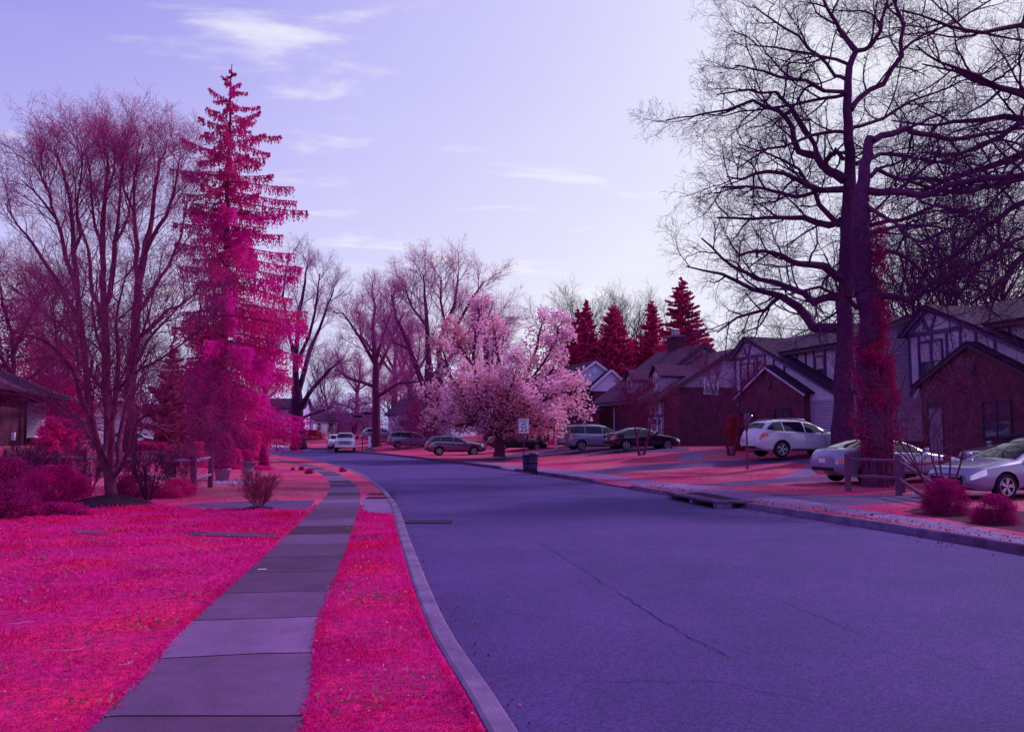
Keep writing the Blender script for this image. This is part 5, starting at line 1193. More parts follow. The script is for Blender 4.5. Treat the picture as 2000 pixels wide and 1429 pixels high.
z3 = H(13.5, 50) - .05; z4 = H(19.4, 40.5) - .05
tudor_house('half timbered house with red brick entry gable and two lit lanterns behind the white SUV', (14.25, 50.2, max(z3, .7)), True)
tudor_house('half timbered house with dark trimmed brick gable, cut off by the right edge', (20.2, 40.6, .62), False).scale = (1, 1, 1.085)
# brick house with steep street-side roof
h2 = thing('brick_house', 'large brick house with steep shingle roof, dormers and stone chimney behind the dark sedan', 'house', (10.6, 58, .65), RZ)
m = MB(); m.prism([(0, -.3), (0, 3.75), (5.6, 7.02), (11.2, 3.75), (11.2, -.3)], 'x', -4.5, 0); m.prism([(0, -.3), (0, 3.85), (5.6, 7.9), (11.2, 3.9), (11.2, -.3)], 'x', -12, -4.5); m.build('wall', mt['brick'], h2)
m = MB(); m.prism([(1.05, 4.35), (5.6, 7.0), (10.15, 4.35)], 'x', .004, .05); m.prism([(1.2, 4.75), (5.6, 7.86), (10, 4.75)], 'x', -4.496, -4.44); m.build('gable_siding', mt['siding'], h2)
m = MB()
for a, b_, x0, x1 in [((-.55, 3.42), (5.6, 7.05), -4.5, .35), ((11.75, 3.42), (5.6, 7.05), -4.5, .35), ((-.55, 3.46), (5.6, 7.93), -12.4, -4.12), ((11.75, 3.46), (5.6, 7.93), -12.4, -4.12)]: roof_slab(m, a, b_, x0, x1, .15, 'x')
m.build('roof', mt['shinglel'], h2)
m = MB()
for x, k in ((.38, 7.0), (-4.09, 7.88)):
    m.bar((x, -.58, 3.40), (x, 5.6, k), .05, .24); m.bar((x, 11.75, 3.40), (x, 5.6, k), .05, .24)
m.box(-12.4, .35, -.62, -.56, 3.28, 3.5); m.build('fascia', mt['darktrim'], h2)
for x in (-1.6, -6.2):
    d = MB(); d.prism([(x - .6, 3.6), (x - .6, 5.35), (x, 5.95), (x + .6, 5.35), (x + .6, 3.6)], 'y', .25, 2.9); dm = d.build('dormer', mt['siding'], h2)
    d = MB(); roof_slab(d, (x - .85, 5.12), (x, 5.98), .0, 3.2, .09); roof_slab(d, (x + .85, 5.12), (x, 5.98), .0, 3.2, .09); d.build('dormer_roof', mt['shinglel'], dm)
    f = window(dm, (x, .24, 4.8), .5, 1.0, 'y', -1)
window(h2, (0.01, 3.7, 4.5), 1.0, 1.15, 'x', 1)
m = MB(); m.box(-2.6, -.05, -.04, -.004, .2, 3.3); m.build('front_panel', mt['stucco'], h2)
m = MB()
for x in (-2.5, -1.7, -.9, -.12): m.box(x - .06, x + .06, -.08, -.04, .2, 3.3)
m.box(-2.6, -.05, -.085, -.045, 2.25, 2.4); m.build('timber_frame', mt['timber'], h2)
window(h2, (-.5, -.045, 1.25), .6, 1.7, 'y', -1); window(h2, (-1.3, -.045, 1.25), .6, 1.7, 'y', -1)
m = MB(); m.box(-9.9, -8.5, 5.3, 6.2, 6.9, 9.0); ch = m.build('chimney', mt['brickdark'], h2, bevel=.03)
m = MB(); m.box(-10.05, -8.35, 5.15, 6.35, 9.0, 9.18); m.build('cap', mt['stone'], ch)
m = MB(); [m.lathe([(.16, 0), (.15, .4), (.18, .42), (.18, .5)], 12, (x, 5.75, 9.18)) for x in (-9.6, -8.9)]; m.build('flue_pot', mt['metal'], ch)
m = MB(); m.prism([(-5.2, 1.9), (-5.2, 2.05), (-.6, 3.1), (-.6, 2.95)], 'x', -15.0, -9.2); m.build('porch_roof', mt['shinglel'], h2)
m = MB(); [m.box(x, x + .16, -4.8, -4.64, -.3, 1.95) for x in (-14.8, -12.8, -9.5)]; m.build('porch_post', mt['whitetrim'], h2)
m = MB(); m.box(-8.8, -8.7, -.05, -.004, -.3, 3.2); m.build('downpipe', mt['whitetrim'], h2)
# white gabled house behind the magnolia
h1 = thing('white_gabled_house', 'brick house with pale sided double gable partly hidden by the magnolia', 'house', (5.7, 78, .75), RZ)
m = MB(); m.box(-16, 0, 0, 8.6, -.3, 5.4); m.box(-1.0, .8, 1.9, 5.2, -.3, 5.4); m.build('wall', mt['brick'], h1)
m = MB(); m.prism([(-.1, 5.3), (-.1, 5.42), (2.6, 7.75), (8.6, 5.42), (8.6, 5.3)][:0] or [(-1.2, 5.3), (2.2, 7.8), (5.9, 5.3)], 'x', -.3, .05)
m.prism([(1.75, 5.0), (1.75, 5.5), (3.5, 6.95), (5.35, 5.5), (5.35, 5.0)], 'x', -1.0, .86); m.build('gable_siding', mt['sidingw'], h1)
m = MB(); roof_slab(m, (-1.5, 5.15), (2.2, 7.85), -16.4, .3, .14, 'x'); roof_slab(m, (8.9, 3.25), (2.2, 7.85), -16.4, .3, .14, 'x')
roof_slab(m, (1.45, 5.28), (3.5, 7.0), -3.5, 1.1, .1, 'x'); roof_slab(m, (5.6, 5.28), (3.5, 7.0), -3.5, 1.1, .1, 'x'); m.build('roof', mt['shingle'], h1)
m = MB(); m.bar((1.13, 1.45, 5.25), (1.13, 3.5, 6.97), .05, .2); m.bar((1.13, 5.6, 5.25), (1.13, 3.5, 6.97), .05, .2); m.bar((.33, -1.5, 5.12), (.33, 2.2, 7.8), .05, .2); m.bar((.33, 5.9, 5.3), (.33, 2.2, 7.8), .05, .2); m.build('fascia', mt['whitetrim'], h1)
window(h1, (.81, 3.3, 3.9), .95, 1.45, 'x', 1); window(h1, (-9.5, -.01, 1.7), 1.9, 1.2, 'y', -1, cols=3); window(h1, (-3.2, -.01, 1.7), 1.2, 1.2, 'y', -1, cols=2)
m = MB(); m.lathe([(.28, -.05), (.28, .05)], 18); m.v = [(.07 + c[2], 2.2 + c[0], 6.95 + c[1]) for c in m.v]; m.build('gable_vent', mt['whitetrim'], h1)
m = MB(); m.box(-6.6, -5.6, -.06, -.01, 0, 2.2); d = m.build('door', mt['whitetrim'], h1)
m = MB(); [m.box(x, x + .16, -.08, -.06, 1.35, 1.8) for x in (-6.35, -6.0)]; m.build('pane', mt['pane'], d)
# ranch house at the left
RHZ = R(106)
rh = thing('ranch_house', 'low dark brick ranch house with hipped roof at the left edge of the photo', 'house', (-25.4, 43.4, 1.0), RHZ)
m = MB(); m.box(-18, 0, 0, 8, -.4, 2.85); m.box(0, 7.4, 1.3, 8, -.4, 2.85); m.build('wall', mt['brickdark'], rh)
m = MB()
ex, ey0, ey1, ez, k = 8.2, -.75, 8.7, 2.82, 5.0
V = [(-19, ey0, ez), (ex, ey0, ez), (ex, ey1, ez), (-19, ey1, ez), (3.4, 4.0, k), (-19, 4.0, k)]
V += [(a, b_, c_ - .14) for a, b_, c_ in V[:4]]
m.add(V, [(0, 1, 4, 5), (1, 2, 4), (2, 3, 5, 4), (3, 0, 5), (0, 1, 7, 6), (1, 2, 8, 7), (2, 3, 9, 8), (3, 0, 6, 9), (6, 7, 8, 9)]); m.build('roof', mt['shinglel'], rh)
m = MB(); m.box(-19, ex + .05, ey0 - .1, ey0 - .005, ez - .16, ez + .02); m.build('gutter', mt['darktrim'], rh)
window(rh, (-6.1, -.01, 1.45), 1.5, 1.5, 'y', -1, cols=2); window(rh, (.75, 1.29, 1.45), .8, 1.7, 'y', -1, curtain=True)
m = MB(); m.box(1.7, 2.9, 1.24, 1.295, -.1, 2.2); d = m.build('door', mt['darktrim'], rh)
m = MB(); m.box(1.8, 1.88, 1.18, 1.24, .95, 1.1); m.build('handle', mt['metal'], d)
m = MB(); m.prism([(3.9, 1.28), (4.3, .6), (6.5, .6), (6.9, 1.28)], 'z', .45, 2.45); bw_ = m.build('bay_window', mt['whitetrim'], rh)
for a in (4.42, 5.5):
    m = MB(); m.box(a, a + .9, .565, .595, .6, 2.3); m.build('curtain', mt['pot'], bw_)
m = MB(); m.tube([(-.1, -.06, 2.7), (-.1, -.06, -.3)], .05, 8); m.build('downpipe', mt['darktrim'], rh, True)
m = MB(); m.box(-2.4, -2.1, -.14, -.005, .35, .75); m.build('meter_box', mt['whitetrim'], rh)
m = MB(); m.box(-4.5, 7.6, -1.3, -.005, -.6, -.05); m.build('porch_slab', mt['kerbdark'], rh)
def atrh(x, y, z): return Matrix.Translation(rh.location) @ Matrix.Rotation(RHZ, 4, 'Z') @ Vector((x, y, z))
def pot(name, label, loc, r, h, mat, cat='pot'):
    t = thing(name, label, cat, loc)
    m = MB(); m.lathe([(r * .68, 0), (r * .95, h * .84), (r * 1.06, h * .84), (r * 1.08, h), (r * .94, h), (r * .9, h * .9), (0, h * .9)], 24); m.build('vessel', mat, t, True)
    m = MB(); m.lathe([(r * .9, h * .905), (r * .4, h * .93), (0, h * .94)], 16); m.build('soil', mt['mulch'], t, True)
    return t
pot('flower_pot', 'terracotta flower pot on the slab against the ranch house brick wall', atrh(-.9, -.75, -.05), .34, .55, mt['terra'])
tq = pot('flower_pot', 'round dark red planter beside the arborvitae below the bay window', ly(153, 34.5), .38, .5, mt['wooddark'])
leafy('potted_plant', 'plant with pale flowers growing out of the dark red planter', ly(153, 34.5) + Vector((0, 0, .46)), .8, .75, mt['plum'], 1600, .05, 'dome', 90, 'plant', clumps=30, stem=.01, flowers=mt['flower'], nf=300)
# pale house further left
wh = thing('pale_house', 'pale rendered house with low gable behind the left trees and white car', 'house', ly(262, 84) + Vector((0, 0, -.1)), R(42))
m = MB(); m.prism([(-6, -.3), (-6, 3.6), (-1.6, 5.0), (6.0, 2.5), (6.0, -.3)], 'y', 0, 9); m.build('wall', mt['stuccow'], wh)
m = MB(); roof_slab(m, (-6.6, 3.45), (-1.6, 5.05), -.6, 9.5, .15); roof_slab(m, (6.9, 2.25), (-1.6, 5.05), -.6, 9.5, .15); m.build('roof', mt['shinglel'], wh)
m = MB(); m.box(-1.9, 1.2, -.04, -.004, -.3, 1.9); m.build('brick_panel', mt['brickpale'], wh); window(wh, (3.6, -.01, 1.2), 1.8, 1.3, 'y', -1, cols=3); window(wh, (-4.6, -.01, 1.2), .7, 1.0, 'y', -1)
m = MB(); m.prism([(-8.6, -.3), (-8.6, 4.4), (-6.0, 7.2), (-6.0, -.3)], 'y', 2, 8); m.build('tall_wing', mt['stuccow'], wh)
# far houses
def far_house(label, u, Y, w, d, e, k, rz, wall, roof, wins, extra=None):
    t = thing('distant_house', label, 'house', ly(u, Y) + Vector((0, 0, -.1)), rz)
    m = MB(); m.prism([(-d / 2, -.3), (-d / 2, e), (0, k - .05), (d / 2, e), (d / 2, -.3)], 'x', -w / 2, w / 2); m.build('wall', mt[wall], t)
    m = MB(); roof_slab(m, (-d / 2 - .5, e - .25), (0, k), -w / 2 - .4, w / 2 + .4, .15, 'x'); roof_slab(m, (d / 2 + .5, e - .25), (0, k), -w / 2 - .4, w / 2 + .4, .15, 'x'); m.build('roof', mt[roof], t)
    for x, z, a, b_ in wins: window(t, (x, -d / 2 - .01, z), a, b_, 'y', -1)
    return t
far_house('small pale house with dark roof at the end of the street', 600, 138, 7, 7, 2.6, 4.2, R(70), 'stuccow', 'shingle', [(-2, 1.4, 1, 1.2), (1.5, 1.3, 1.6, 1.4)])
far_house('distant pale two storey house glimpsed between the trunks under the spruce', 548, 130, 8, 7, 4.2, 5.6, R(5), 'sidingw', 'shingle', [(-2.6, 1.2, 1.4, 1.3), (-2.4, 3.3, 1, 1), (.4, 1.0, 1.6, 1.8), (2.7, 1.2, 1.0, 1.3), (2.2, 3.3, 1, 1)])
far_house('low distant house behind the parked pickup at the end of the street', 655, 165, 14, 7, 2.6, 4.3, R(0), 'brick', 'shingle', [(-5, 1.3, 1, 1.2), (-2, 1.3, 1, 1.2), (2, 1.3, 1, 1.2), (5, 1.3, 1.4, 1.2)])
far_house('distant pale house behind the parked minivan left of the magnolia', 845, 112, 9, 8, 3.0, 5.0, R(-20), 'sidingw', 'shingle', [(-2, 1.4, 1, 1.2), (2, 1.4, 1, 1.2)])

# ------------------------------------------------------------------ vehicles
VI = list(range(10))
class Car:
    def __init__(s, L, W, top, belt, bot, wid, roofw=.64, wheel=.34, axles=(1.4, -1.38), tall=.45):
        s.L, s.W = L, W; s.top, s.belt, s.bot, s.wid = [np.array(a) for a in (top, belt, bot, wid)]
        s.roofw, s.wheel, s.axles, s.tall = roofw, wheel, axles, tall
    def it(s, T, x): return float(np.interp(x, T[::-1, 0], T[::-1, 1])) if T[0, 0] > T[-1, 0] else float(np.interp(x, T[:, 0], T[:, 1]))
    def sm(s, T, x): return (s.it(T, x - .07) + s.it(T, x) * 2 + s.it(T, x + .07)) / 4
    def ring(s, x):
        zt = s.sm(s.top, x); zb = min(s.sm(s.belt, x), zt - .03); z0 = s.it(s.bot, x); w = s.sm(s.wid, x) * s.W / 2
        g_ = min(1, max(0, (zt - zb - .04) / s.tall)); wt_ = w * (.88 * (1 - g_) + s.roofw / (s.W / 2) * g_ * 1.0)
        a = z0; h = zb - z0
        P_ = [(0, a), (.84 * w, a), (.955 * w, a + .09), (.99 * w, a + .36 * h), (1.0 * w, a + .66 * h), (.965 * w, zb)]
        P_.append(((.955 * w * .5 + wt_ * .5) + .012 * g_, zb + (zt - .07 * g_ - zb) * .52)); P_.append((wt_ + .0, zt - .02 - .055 * g_)); P_.append((wt_ * .80, zt - .006)); P_.append((0, zt + .012))
        return P_
    def pt(s, x, v, sd):
        """surface point, v 0..9 up one side, 9..18 down the other"""
        if v > 9: v = 18 - v; sd = -sd
        r = s.ring(x); i = min(8, int(v)); f = v - i
        return Vector((x, sd * (r[i][0] * (1 - f) + r[i + 1][0] * f), r[i][1] * (1 - f) + r[i + 1][1] * f))
    def body_mb(s):
        n = 46; m = MB(); xs = [s.L / 2 - s.L * (0.5 - 0.5 * math.cos(math.pi * i / n)) * .35 - s.L * i / n * .65 for i in range(n + 1)]
        V = []; 
        for x in xs:
            r = s.ring(x); pr = [(y, z) for y, z in r] + [(-y, z) for y, z in r[-2:0:-1]]
            V += [(x, y, z) for y, z in pr]
        k = 18; Fc = [(i * k + j, i * k + (j + 1) % k, (i + 1) * k + (j + 1) % k, (i + 1) * k + j) for i in range(n) for j in range(k)]
        Fc += [tuple(range(k))[::-1], tuple(n * k + j for j in range(k))]
        return m.add(V, Fc)
    def patch(s, m, x0, x1, v0, v1, sd, off=.006, nx=8, nv=5, xs=None, trim=None):
        """skin patch lying just proud of the body"""
        V = []; Xs = [x0 + (x1 - x0) * i / nx for i in range(nx + 1)]
        for i, x in enumerate(Xs):
            a, b_ = (v0, v1) if trim is None else trim(i / nx)
            for j in range(nv + 1):
                v = a + (b_ - a) * j / nv; p = s.pt(x, v, sd)
                dxp = s.pt(x + .01, v, sd) - s.pt(x - .01, v, sd); vv = min(17.9, max(.1, v)); dvp = s.pt(x, vv + .05, sd) - s.pt(x, vv - .05, sd)
                nrm = dxp.cross(dvp)
                if nrm.length < 1e-9: nrm = Vector((0, sd, 0))
                nrm.normalize(); c = Vector((0, 0, (s.it(s.top, x) + .4) / 2))
                if nrm.dot(Vector((0, p.y, p.z)) - c) < 0: nrm.negate()
                V.append(p + nrm * off)
        o = [(i * (nv + 1) + j, (i + 1) * (nv + 1) + j, (i + 1) * (nv + 1) + j + 1, i * (nv + 1) + j + 1) for i in range(nx) for j in range(nv)]
        m.add(V, o)
WHEELS = {}
def wheel_meshes(r):
    if r in WHEELS: return WHEELS[r]
    w = .105
    m = MB(); m.lathe([(r * .66, -w), (r * .92, -w * 1.02), (r * .985, -w * .8), (r, -w * .4), (r, w * .4), (r * .985, w * .8), (r * .92, w * 1.02), (r * .66, w)], 28)
    m.v = [(a, c, b_) for a, b_, c in m.v]; ty = m.build('tyre', mt['tyre'], None, True)
    m = MB()
    m.lathe([(r * .68, .10), (r * .66, .112), (r * .60, .10), (r * .58, .05)], 28); m.lathe([(0, .06), (r * .15, .06), (r * .15, .10), (r * .05, .108), (0, .108)], 14)
    for k in range(10):
        a = 6.283 * (k // 2) / 5 + (.16 if k % 2 else -.16); c, s_ = math.cos(a), math.sin(a)
        m.bar((c * r * .12, s_ * r * .12, .095), (math.cos(a * 1.0) * r * .62, math.sin(a) * r * .62, .095), r * .095, .03)
    m.v = [(a, c, b_) for a, b_, c in m.v]; ri = m.build('rim', mt['rim'], None, False)
    m = MB(); m.lathe([(0, .045), (r * .60, .045), (r * .60, .03), (0, .03)], 20); m.v = [(a, c, b_) for a, b_, c in m.v]; di = m.build('brake_disc', mt['irondark'], None, False)
    WHEELS[r] = (ty.data, ri.data, di.data)
    for o in (ty, ri, di): bpy.data.objects.remove(o)
    return WHEELS[r]
BODY = {}
def body_mesh(key, C_):
    if key in BODY: return BODY[key]
    o = C_.body_mb().build('body', PAINT['white'], None, True)
    cut = MB()
    for ax in C_.axles:
        n = 30; r = C_.wheel * 1.14
        for sd in (1, -1):
            y0, y1 = sorted((sd * (C_.W / 2 - .26), sd * (C_.W / 2 + .2))); prf = [(ax + r * math.cos(6.283 * k / n), C_.wheel * 1.0 + r * math.sin(6.283 * k / n)) for k in range(n)]
            cut.prism(prf, 'y', y0, y1)
    c = cut.build('cutter', mt['plast'], None)
    b = o.modifiers.new('b', 'BOOLEAN'); b.object = c; b.operation = 'DIFFERENCE'; b.solver = 'EXACT'; b.material_mode = 'TRANSFER'
    dg = bpy.context.evaluated_depsgraph_get(); me = bpy.data.meshes.new_from_object(o.evaluated_get(dg))
    bm = bmesh.new(); bm.from_mesh(me)
    for e in bm.edges:
        if len(e.link_faces) == 2 and e.calc_face_angle(0) > .6: e.smooth = False
    bm.to_mesh(me); bm.free()
    for o_ in (o, c): bpy.data.objects.remove(o_)
    BODY[key] = me; return me
SPEC = dict(
 sedan=Car(4.86, 1.84, [(2.43, .60), (2.40, .70), (2.25, .80), (1.5, .93), (1.02, 1.0), (.55, 1.22), (.12, 1.39), (-.5, 1.45), (-1.1, 1.40), (-1.6, 1.24), (-1.95, 1.12), (-2.3, 1.09), (-2.40, 1.0), (-2.43, .8)],
    [(2.43, .56), (2.2, .74), (1.4, .86), (.9, .92), (-2.0, 1.02), (-2.43, .74)], [(2.43, .34), (2.1, .22), (-2.1, .24), (-2.43, .40)], [(2.43, .66), (2.36, .80), (2.15, .93), (1.6, 1), (-1.6, 1), (-2.15, .93), (-2.37, .84), (-2.43, .72)], .60, .335, (1.45, -1.38)),
 suv=Car(4.95, 1.96, [(2.48, .75), (2.44, .90), (2.3, 1.0), (1.5, 1.13), (1.12, 1.18), (.7, 1.42), (.3, 1.61), (-.3, 1.70), (-1.3, 1.70), (-1.95, 1.62), (-2.25, 1.30), (-2.42, 1.08), (-2.48, .8)],
    [(2.48, .72), (2.2, .92), (1.3, 1.04), (-1.6, 1.15), (-2.3, 1.12), (-2.48, .76)], [(2.48, .42), (2.1, .28), (-2.1, .30), (-2.48, .48)], [(2.48, .68), (2.38, .84), (2.1, .95), (1.6, 1), (-1.7, 1), (-2.2, .94), (-2.40, .86), (-2.48, .76)], .66, .375, (1.46, -1.36)),
 van=Car(5.12, 1.98, [(2.56, .70), (2.52, .86), (2.35, .96), (1.8, 1.06), (1.45, 1.14), (.9, 1.46), (.45, 1.66), (-.2, 1.75), (-1.7, 1.75), (-2.2, 1.68), (-2.42, 1.30), (-2.52, 1.05), (-2.56, .8)],
    [(2.56, .68), (2.2, .88), (1.5, 1.0), (-2.2, 1.12), (-2.56, .76)], [(2.56, .38), (2.1, .24), (-2.1, .26), (-2.56, .42)], [(2.56, .68), (2.44, .84), (2.1, .95), (1.6, 1), (-2.0, 1), (-2.3, .95), (-2.50, .88), (-2.56, .78)], .72, .35, (1.62, -1.48)),
 wagon=Car(4.82, 1.86, [(2.41, .66), (2.38, .82), (2.2, .92), (1.5, 1.02), (1.02, 1.08), (.6, 1.30), (.2, 1.50), (-.4, 1.57), (-1.5, 1.55), (-1.95, 1.48), (-2.25, 1.15), (-2.37, 1.0), (-2.41, .8)],
    [(2.41, .64), (2.2, .82), (1.3, .94), (-1.6, 1.06), (-2.41, .76)], [(2.41, .42), (2.1, .28), (-2.1, .30), (-2.41, .46)], [(2.41, .68), (2.32, .84), (2.1, .94), (1.6, 1), (-1.7, 1), (-2.1, .94), (-2.33, .86), (-2.41, .76)], .62, .36, (1.42, -1.34)),
 truck=Car(6.2, 2.03, [(3.1, .95), (3.07, 1.20), (2.95, 1.30), (2.2, 1.38), (1.75, 1.42), (1.35, 1.75), (1.1, 1.94), (.6, 2.0), (-.5, 2.0), (-.72, 1.9), (-.85, 1.45), (-3.0, 1.45), (-3.1, 1.40)],
    [(3.1, .92), (2.9, 1.20), (1.9, 1.30), (-.7, 1.36), (-3.1, 1.36)], [(3.1, .62), (2.8, .52), (-2.8, .55), (-3.1, .65)], [(3.1, .90), (3.02, .96), (2.8, 1), (-2.9, 1), (-3.1, .97)], .74, .43, (2.0, -1.75), .5))
def car(kind, label, cat, loc, heading, color, group='cars parked along the street'):
    C_ = SPEC[kind]; root = thing({'suv': 'parked_suv', 'van': 'parked_minivan', 'sedan': 'parked_car', 'wagon': 'parked_wagon', 'truck': 'pickup_truck'}[kind], label, cat, loc, R(heading), group)
    me = body_mesh(kind, C_).copy(); me.name = 'body'
    while len(me.materials) < 2: me.materials.append(mt['plast'])
    me.materials[0] = PAINT[color]
    o = bpy.data.objects.new('body', me); COL.objects.link(o); o.parent = root
    L2 = C_.L / 2; top = C_.top
    # cowl and roof positions from the profile
    cowl, rf, rr, deck = dict(sedan=(1.0, .10, -1.05, -1.92), suv=(1.10, .34, -1.98, -2.26), van=(1.43, .48, -2.2, -2.45), wagon=(1.0, .22, -1.98, -2.27), truck=(1.72, 1.12, -.70, -.86))[kind]
    for sd in (1, -1):
        m = MB(); n = {'truck': 2, 'sedan': 2}.get(kind, 3); xf = cowl - .28; xr = {'sedan': -1.62, 'truck': -.62, 'suv': -2.02, 'van': -2.2, 'wagon': -1.98}[kind]
        xm = {'sedan': -.28, 'truck': .35, 'suv': -.15, 'van': .10, 'wagon': -.22}[kind]
        cuts = [(xf, xm + .035), (xm - .035, xr)] if n == 2 else [(xf, xm + .035), (xm - .035, (xm + xr) * .5 - .1), ((xm + xr) * .5 - .16, xr)]
        for a, b_ in cuts:
            if a == xf: C_.patch(m, a, b_, 5.15, 6.9, sd, .006, 12, 6, trim=lambda t: (5.15, 5.35 + 1.55 * min(1, t * 3 + .15)))
            elif b_ == xr and kind in ('sedan', 'suv', 'wagon'): C_.patch(m, a, b_, 5.15, 6.9, sd, .006, 12, 6, trim=lambda t: (5.15 + .5 * max(0, t - .55) / .45, 6.9 - 1.0 * max(0, t - .55) / .45))
            else: C_.patch(m, a, b_, 5.15, 6.9, sd)
        m.build('side_window', mt['carglass'], root, True)
        m = MB(); C_.patch(m, L2 - .42, L2 - .06, 3.9, 4.75, sd, .008, 8, 4, trim=lambda t: (4.25 - .5 * t, 4.95 - .1 * t)); m.build('headlight', mt['head'], root, True)
        m = MB(); C_.patch(m, -L2 + .06, -L2 + .46, 3.9, 4.8, sd, .008, 8, 4, trim=lambda t: (3.95 + .45 * t, 4.95)); m.build('taillight', mt['tail'], root, True)
        z = C_.it(C_.belt, xf) + .06; y = sd * (C_.W / 2 + .06)
        m = MB(); m.box(xf - .14, xf + .02, min(y, y + sd * .14), max(y, y + sd * .14), z, z + .15); m.bar((xf - .05, sd * C_.W / 2 * .93, z + .03), (xf - .05, y, z + .05), .06, .04); m.build('mirror', PAINT[color] if kind != 'truck' else mt['plast'], root, True, .03)
        m = MB()
        for xh in (xm + .22, (xm + xr) * .5 + .05): p = C_.pt(xh, 4.62, sd); m.box(xh - .09, xh + .09, min(p.y, p.y + sd * .035), max(p.y, p.y + sd * .035), p.z - .012, p.z + .015)
        m.build('door_handle', mt['chrome'] if kind != 'truck' else mt['plast'], root, False, .008)
        m = MB()
        for xs_ in (xf - .0, xm, xr * .62 + xm * .38 if kind == 'sedan' else (xm + xr) * .5 - .13):
            C_.patch(m, xs_ - .006, xs_ + .006, 2.3, 5.05, sd, .003, 1, 8)
        C_.patch(m, C_.axles[1] + .5, C_.axles[0] - .5, 1.2, 2.25, sd, .004, 8, 3); m.build('door_seam', mt['plast'], root, True)
        if kind != 'truck' and color != 'black':
            m = MB(); C_.patch(m, xf, xr, 5.0, 5.10, sd, .010, 14, 1); m.build('belt_trim', mt['chrome'], root, True)
        elif color == 'black':
            m = MB(); C_.patch(m, xf, xr, 6.93, 7.05, sd, .010, 14, 1); m.build('belt_trim', mt['chrome'], root, True)
    m = MB(); C_.patch(m, cowl - .02, rf + .02, 6.98, 11.02, 1, .006, 10, 14, trim=lambda t: (7.35 - .2 * t, 10.65 + .2 * t)); m.build('windscreen', mt['carglass'], root, True)
    m = MB(); C_.patch(m, rr - .03, deck + .02, 7.2, 10.8, 1, .006, 8, 12); m.build('rear_window', mt['carglass'], root, True)
    # nose and tail
    f = L2; zg = C_.it(C_.top, f) 
    m = MB()
    if kind == 'truck':
        m.box(f - .08, f + .03, -.62, .62, .80, 1.18); g1 = m.build('grille', mt['plast'], root, False, .02)
        m = MB(); m.box(f + .0, f + .055, -.66, .66, 1.14, 1.21); m.box(f, f + .055, -.66, .66, .77, .83); m.box(f, f + .055, -.60, .60, .96, 1.02); m.box(f, f + .055, -.66, -.58, .8, 1.2); m.box(f, f + .055, .58, .66, .8, 1.2); m.build('grille_bar', mt['chrome'], g1, False, .01)
        m = MB(); m.box(f - .1, f + .16, -1.0, 1.0, .50, .72); m.build('bumper', mt['chrome'], root, False, .03)
        for sd in (1, -1):
            m = MB(); m.box(f - .10, f + .02, min(sd * .68, sd * .97), max(sd * .68, sd * .97), .80, 1.18); m.build('headlight', mt['head'], root, False, .03)
            m = MB(); y = sd * 1.12; m.box(1.45, 1.6, min(y, y + sd * .22), max(y, y + sd * .22), 1.40, 1.75); m.bar((1.52, sd * .95, 1.45), (1.52, y + sd * .1, 1.5), .05, .05); m.build('tow_mirror', mt['plast'], root, False, .03)
        m = MB(); [m.box(.95, 1.07, y - .05, y + .05, 1.985, 2.03) for y in (-.5, -.25, 0, .25, .5)]; m.build('roof_light', mt['tail'], root, False, .01)
    else:
        m.box(f - .05, f + .012, -.52, .52, .36, .60); m.build('grille', mt['plast'], root, False, .02)
        m = MB(); m.box(f - .02, f + .022, -.45, .45, .555, .58); m.box(f - .02, f + .022, -.06, .06, .50, .56); m.build('badge_bar', mt['chrome'], root, False, .005)
    zr_ = C_.it(C_.top, -f)
    m = MB(); m.box(-f - .018, -f + .05, -.16, .16, .72 if kind != 'sedan' else .66, .84 if kind != 'sedan' else .78); m.build('licence_plate', mt['signwhite'], root, False, .006)
    m = MB(); m.box(-f - .014, -f + .05, -.60, .60, .40, .52); m.build('bumper_insert', mt['plast'], root, False, .02)
    if kind in ('suv', 'wagon', 'van'):
        for sd in (1, -1):
            m = MB(); z = C_.it(C_.top, -.4); m.tube([(x_, sd * (C_.roofw - .06), C_.sm(C_.top, x_) + .045 - .05 * (abs(q) > .95)) for q in (-1, -.9, -.4, 0, .4, .9, 1) for x_ in ((rf - .25 + rr + .25) / 2 + q * (rf - rr - .5) / 2,)], .018, 6); m.build('roof_rail', mt['metal'] if color != 'grey' else mt['plast'], root, True)
    ty, ri, di = wheel_meshes(C_.wheel)
    for ax in C_.axles:
        for sd in (1, -1):
            w_ = bpy.data.objects.new('wheel', None); COL.objects.link(w_); w_.parent = root; w_.empty_display_size = .2
            w_.location = (ax, sd * (C_.W / 2 - .13), C_.wheel); w_.rotation_euler = (0, random.Random(int(ax * 10) + sd).uniform(0, 6), 0 if sd > 0 else math.pi)
            for n_, d_ in (('tyre', ty), ('rim', ri), ('brake_disc', di)): o = bpy.data.objects.new(n_, d_); COL.objects.link(o); o.parent = w_
    return root
def place_car(kind, label, cat, u, Y, heading, color, dz=0.0, onroad=False, group='cars parked on the driveways'):
    x = P(u, HOR, Y)[0]; z = (-.12 + Bz(Y)) if onroad else H(x, Y)
    return car(kind, label, cat, (x, Y, z + dz), heading, color, group)
RD = 'vehicles standing on the road'
place_car('truck', 'white pickup truck facing the camera by the far kerb', 'pickup', 675, 86, -80, 'white', 0, True, RD)
place_car('suv', 'white SUV standing right behind the white pickup on the road', 'SUV', 657, 95, -76, 'white', 0, True, RD)
place_car('sedan', 'silver sedan behind the ivy clad trunk, its tail towards the street', 'car', 1730, 27.7, 14, 'lilac', 0)
place_car('sedan', 'silver sedan at the right edge, nose towards the street beside the split rail fence', 'car', 1992, 22.0, 196, 'lilac', 0)
place_car('sedan', 'silver car half hidden behind the nearest silver sedan at the right edge', 'car', 2008, 29.5, 194, 'silver', 0)
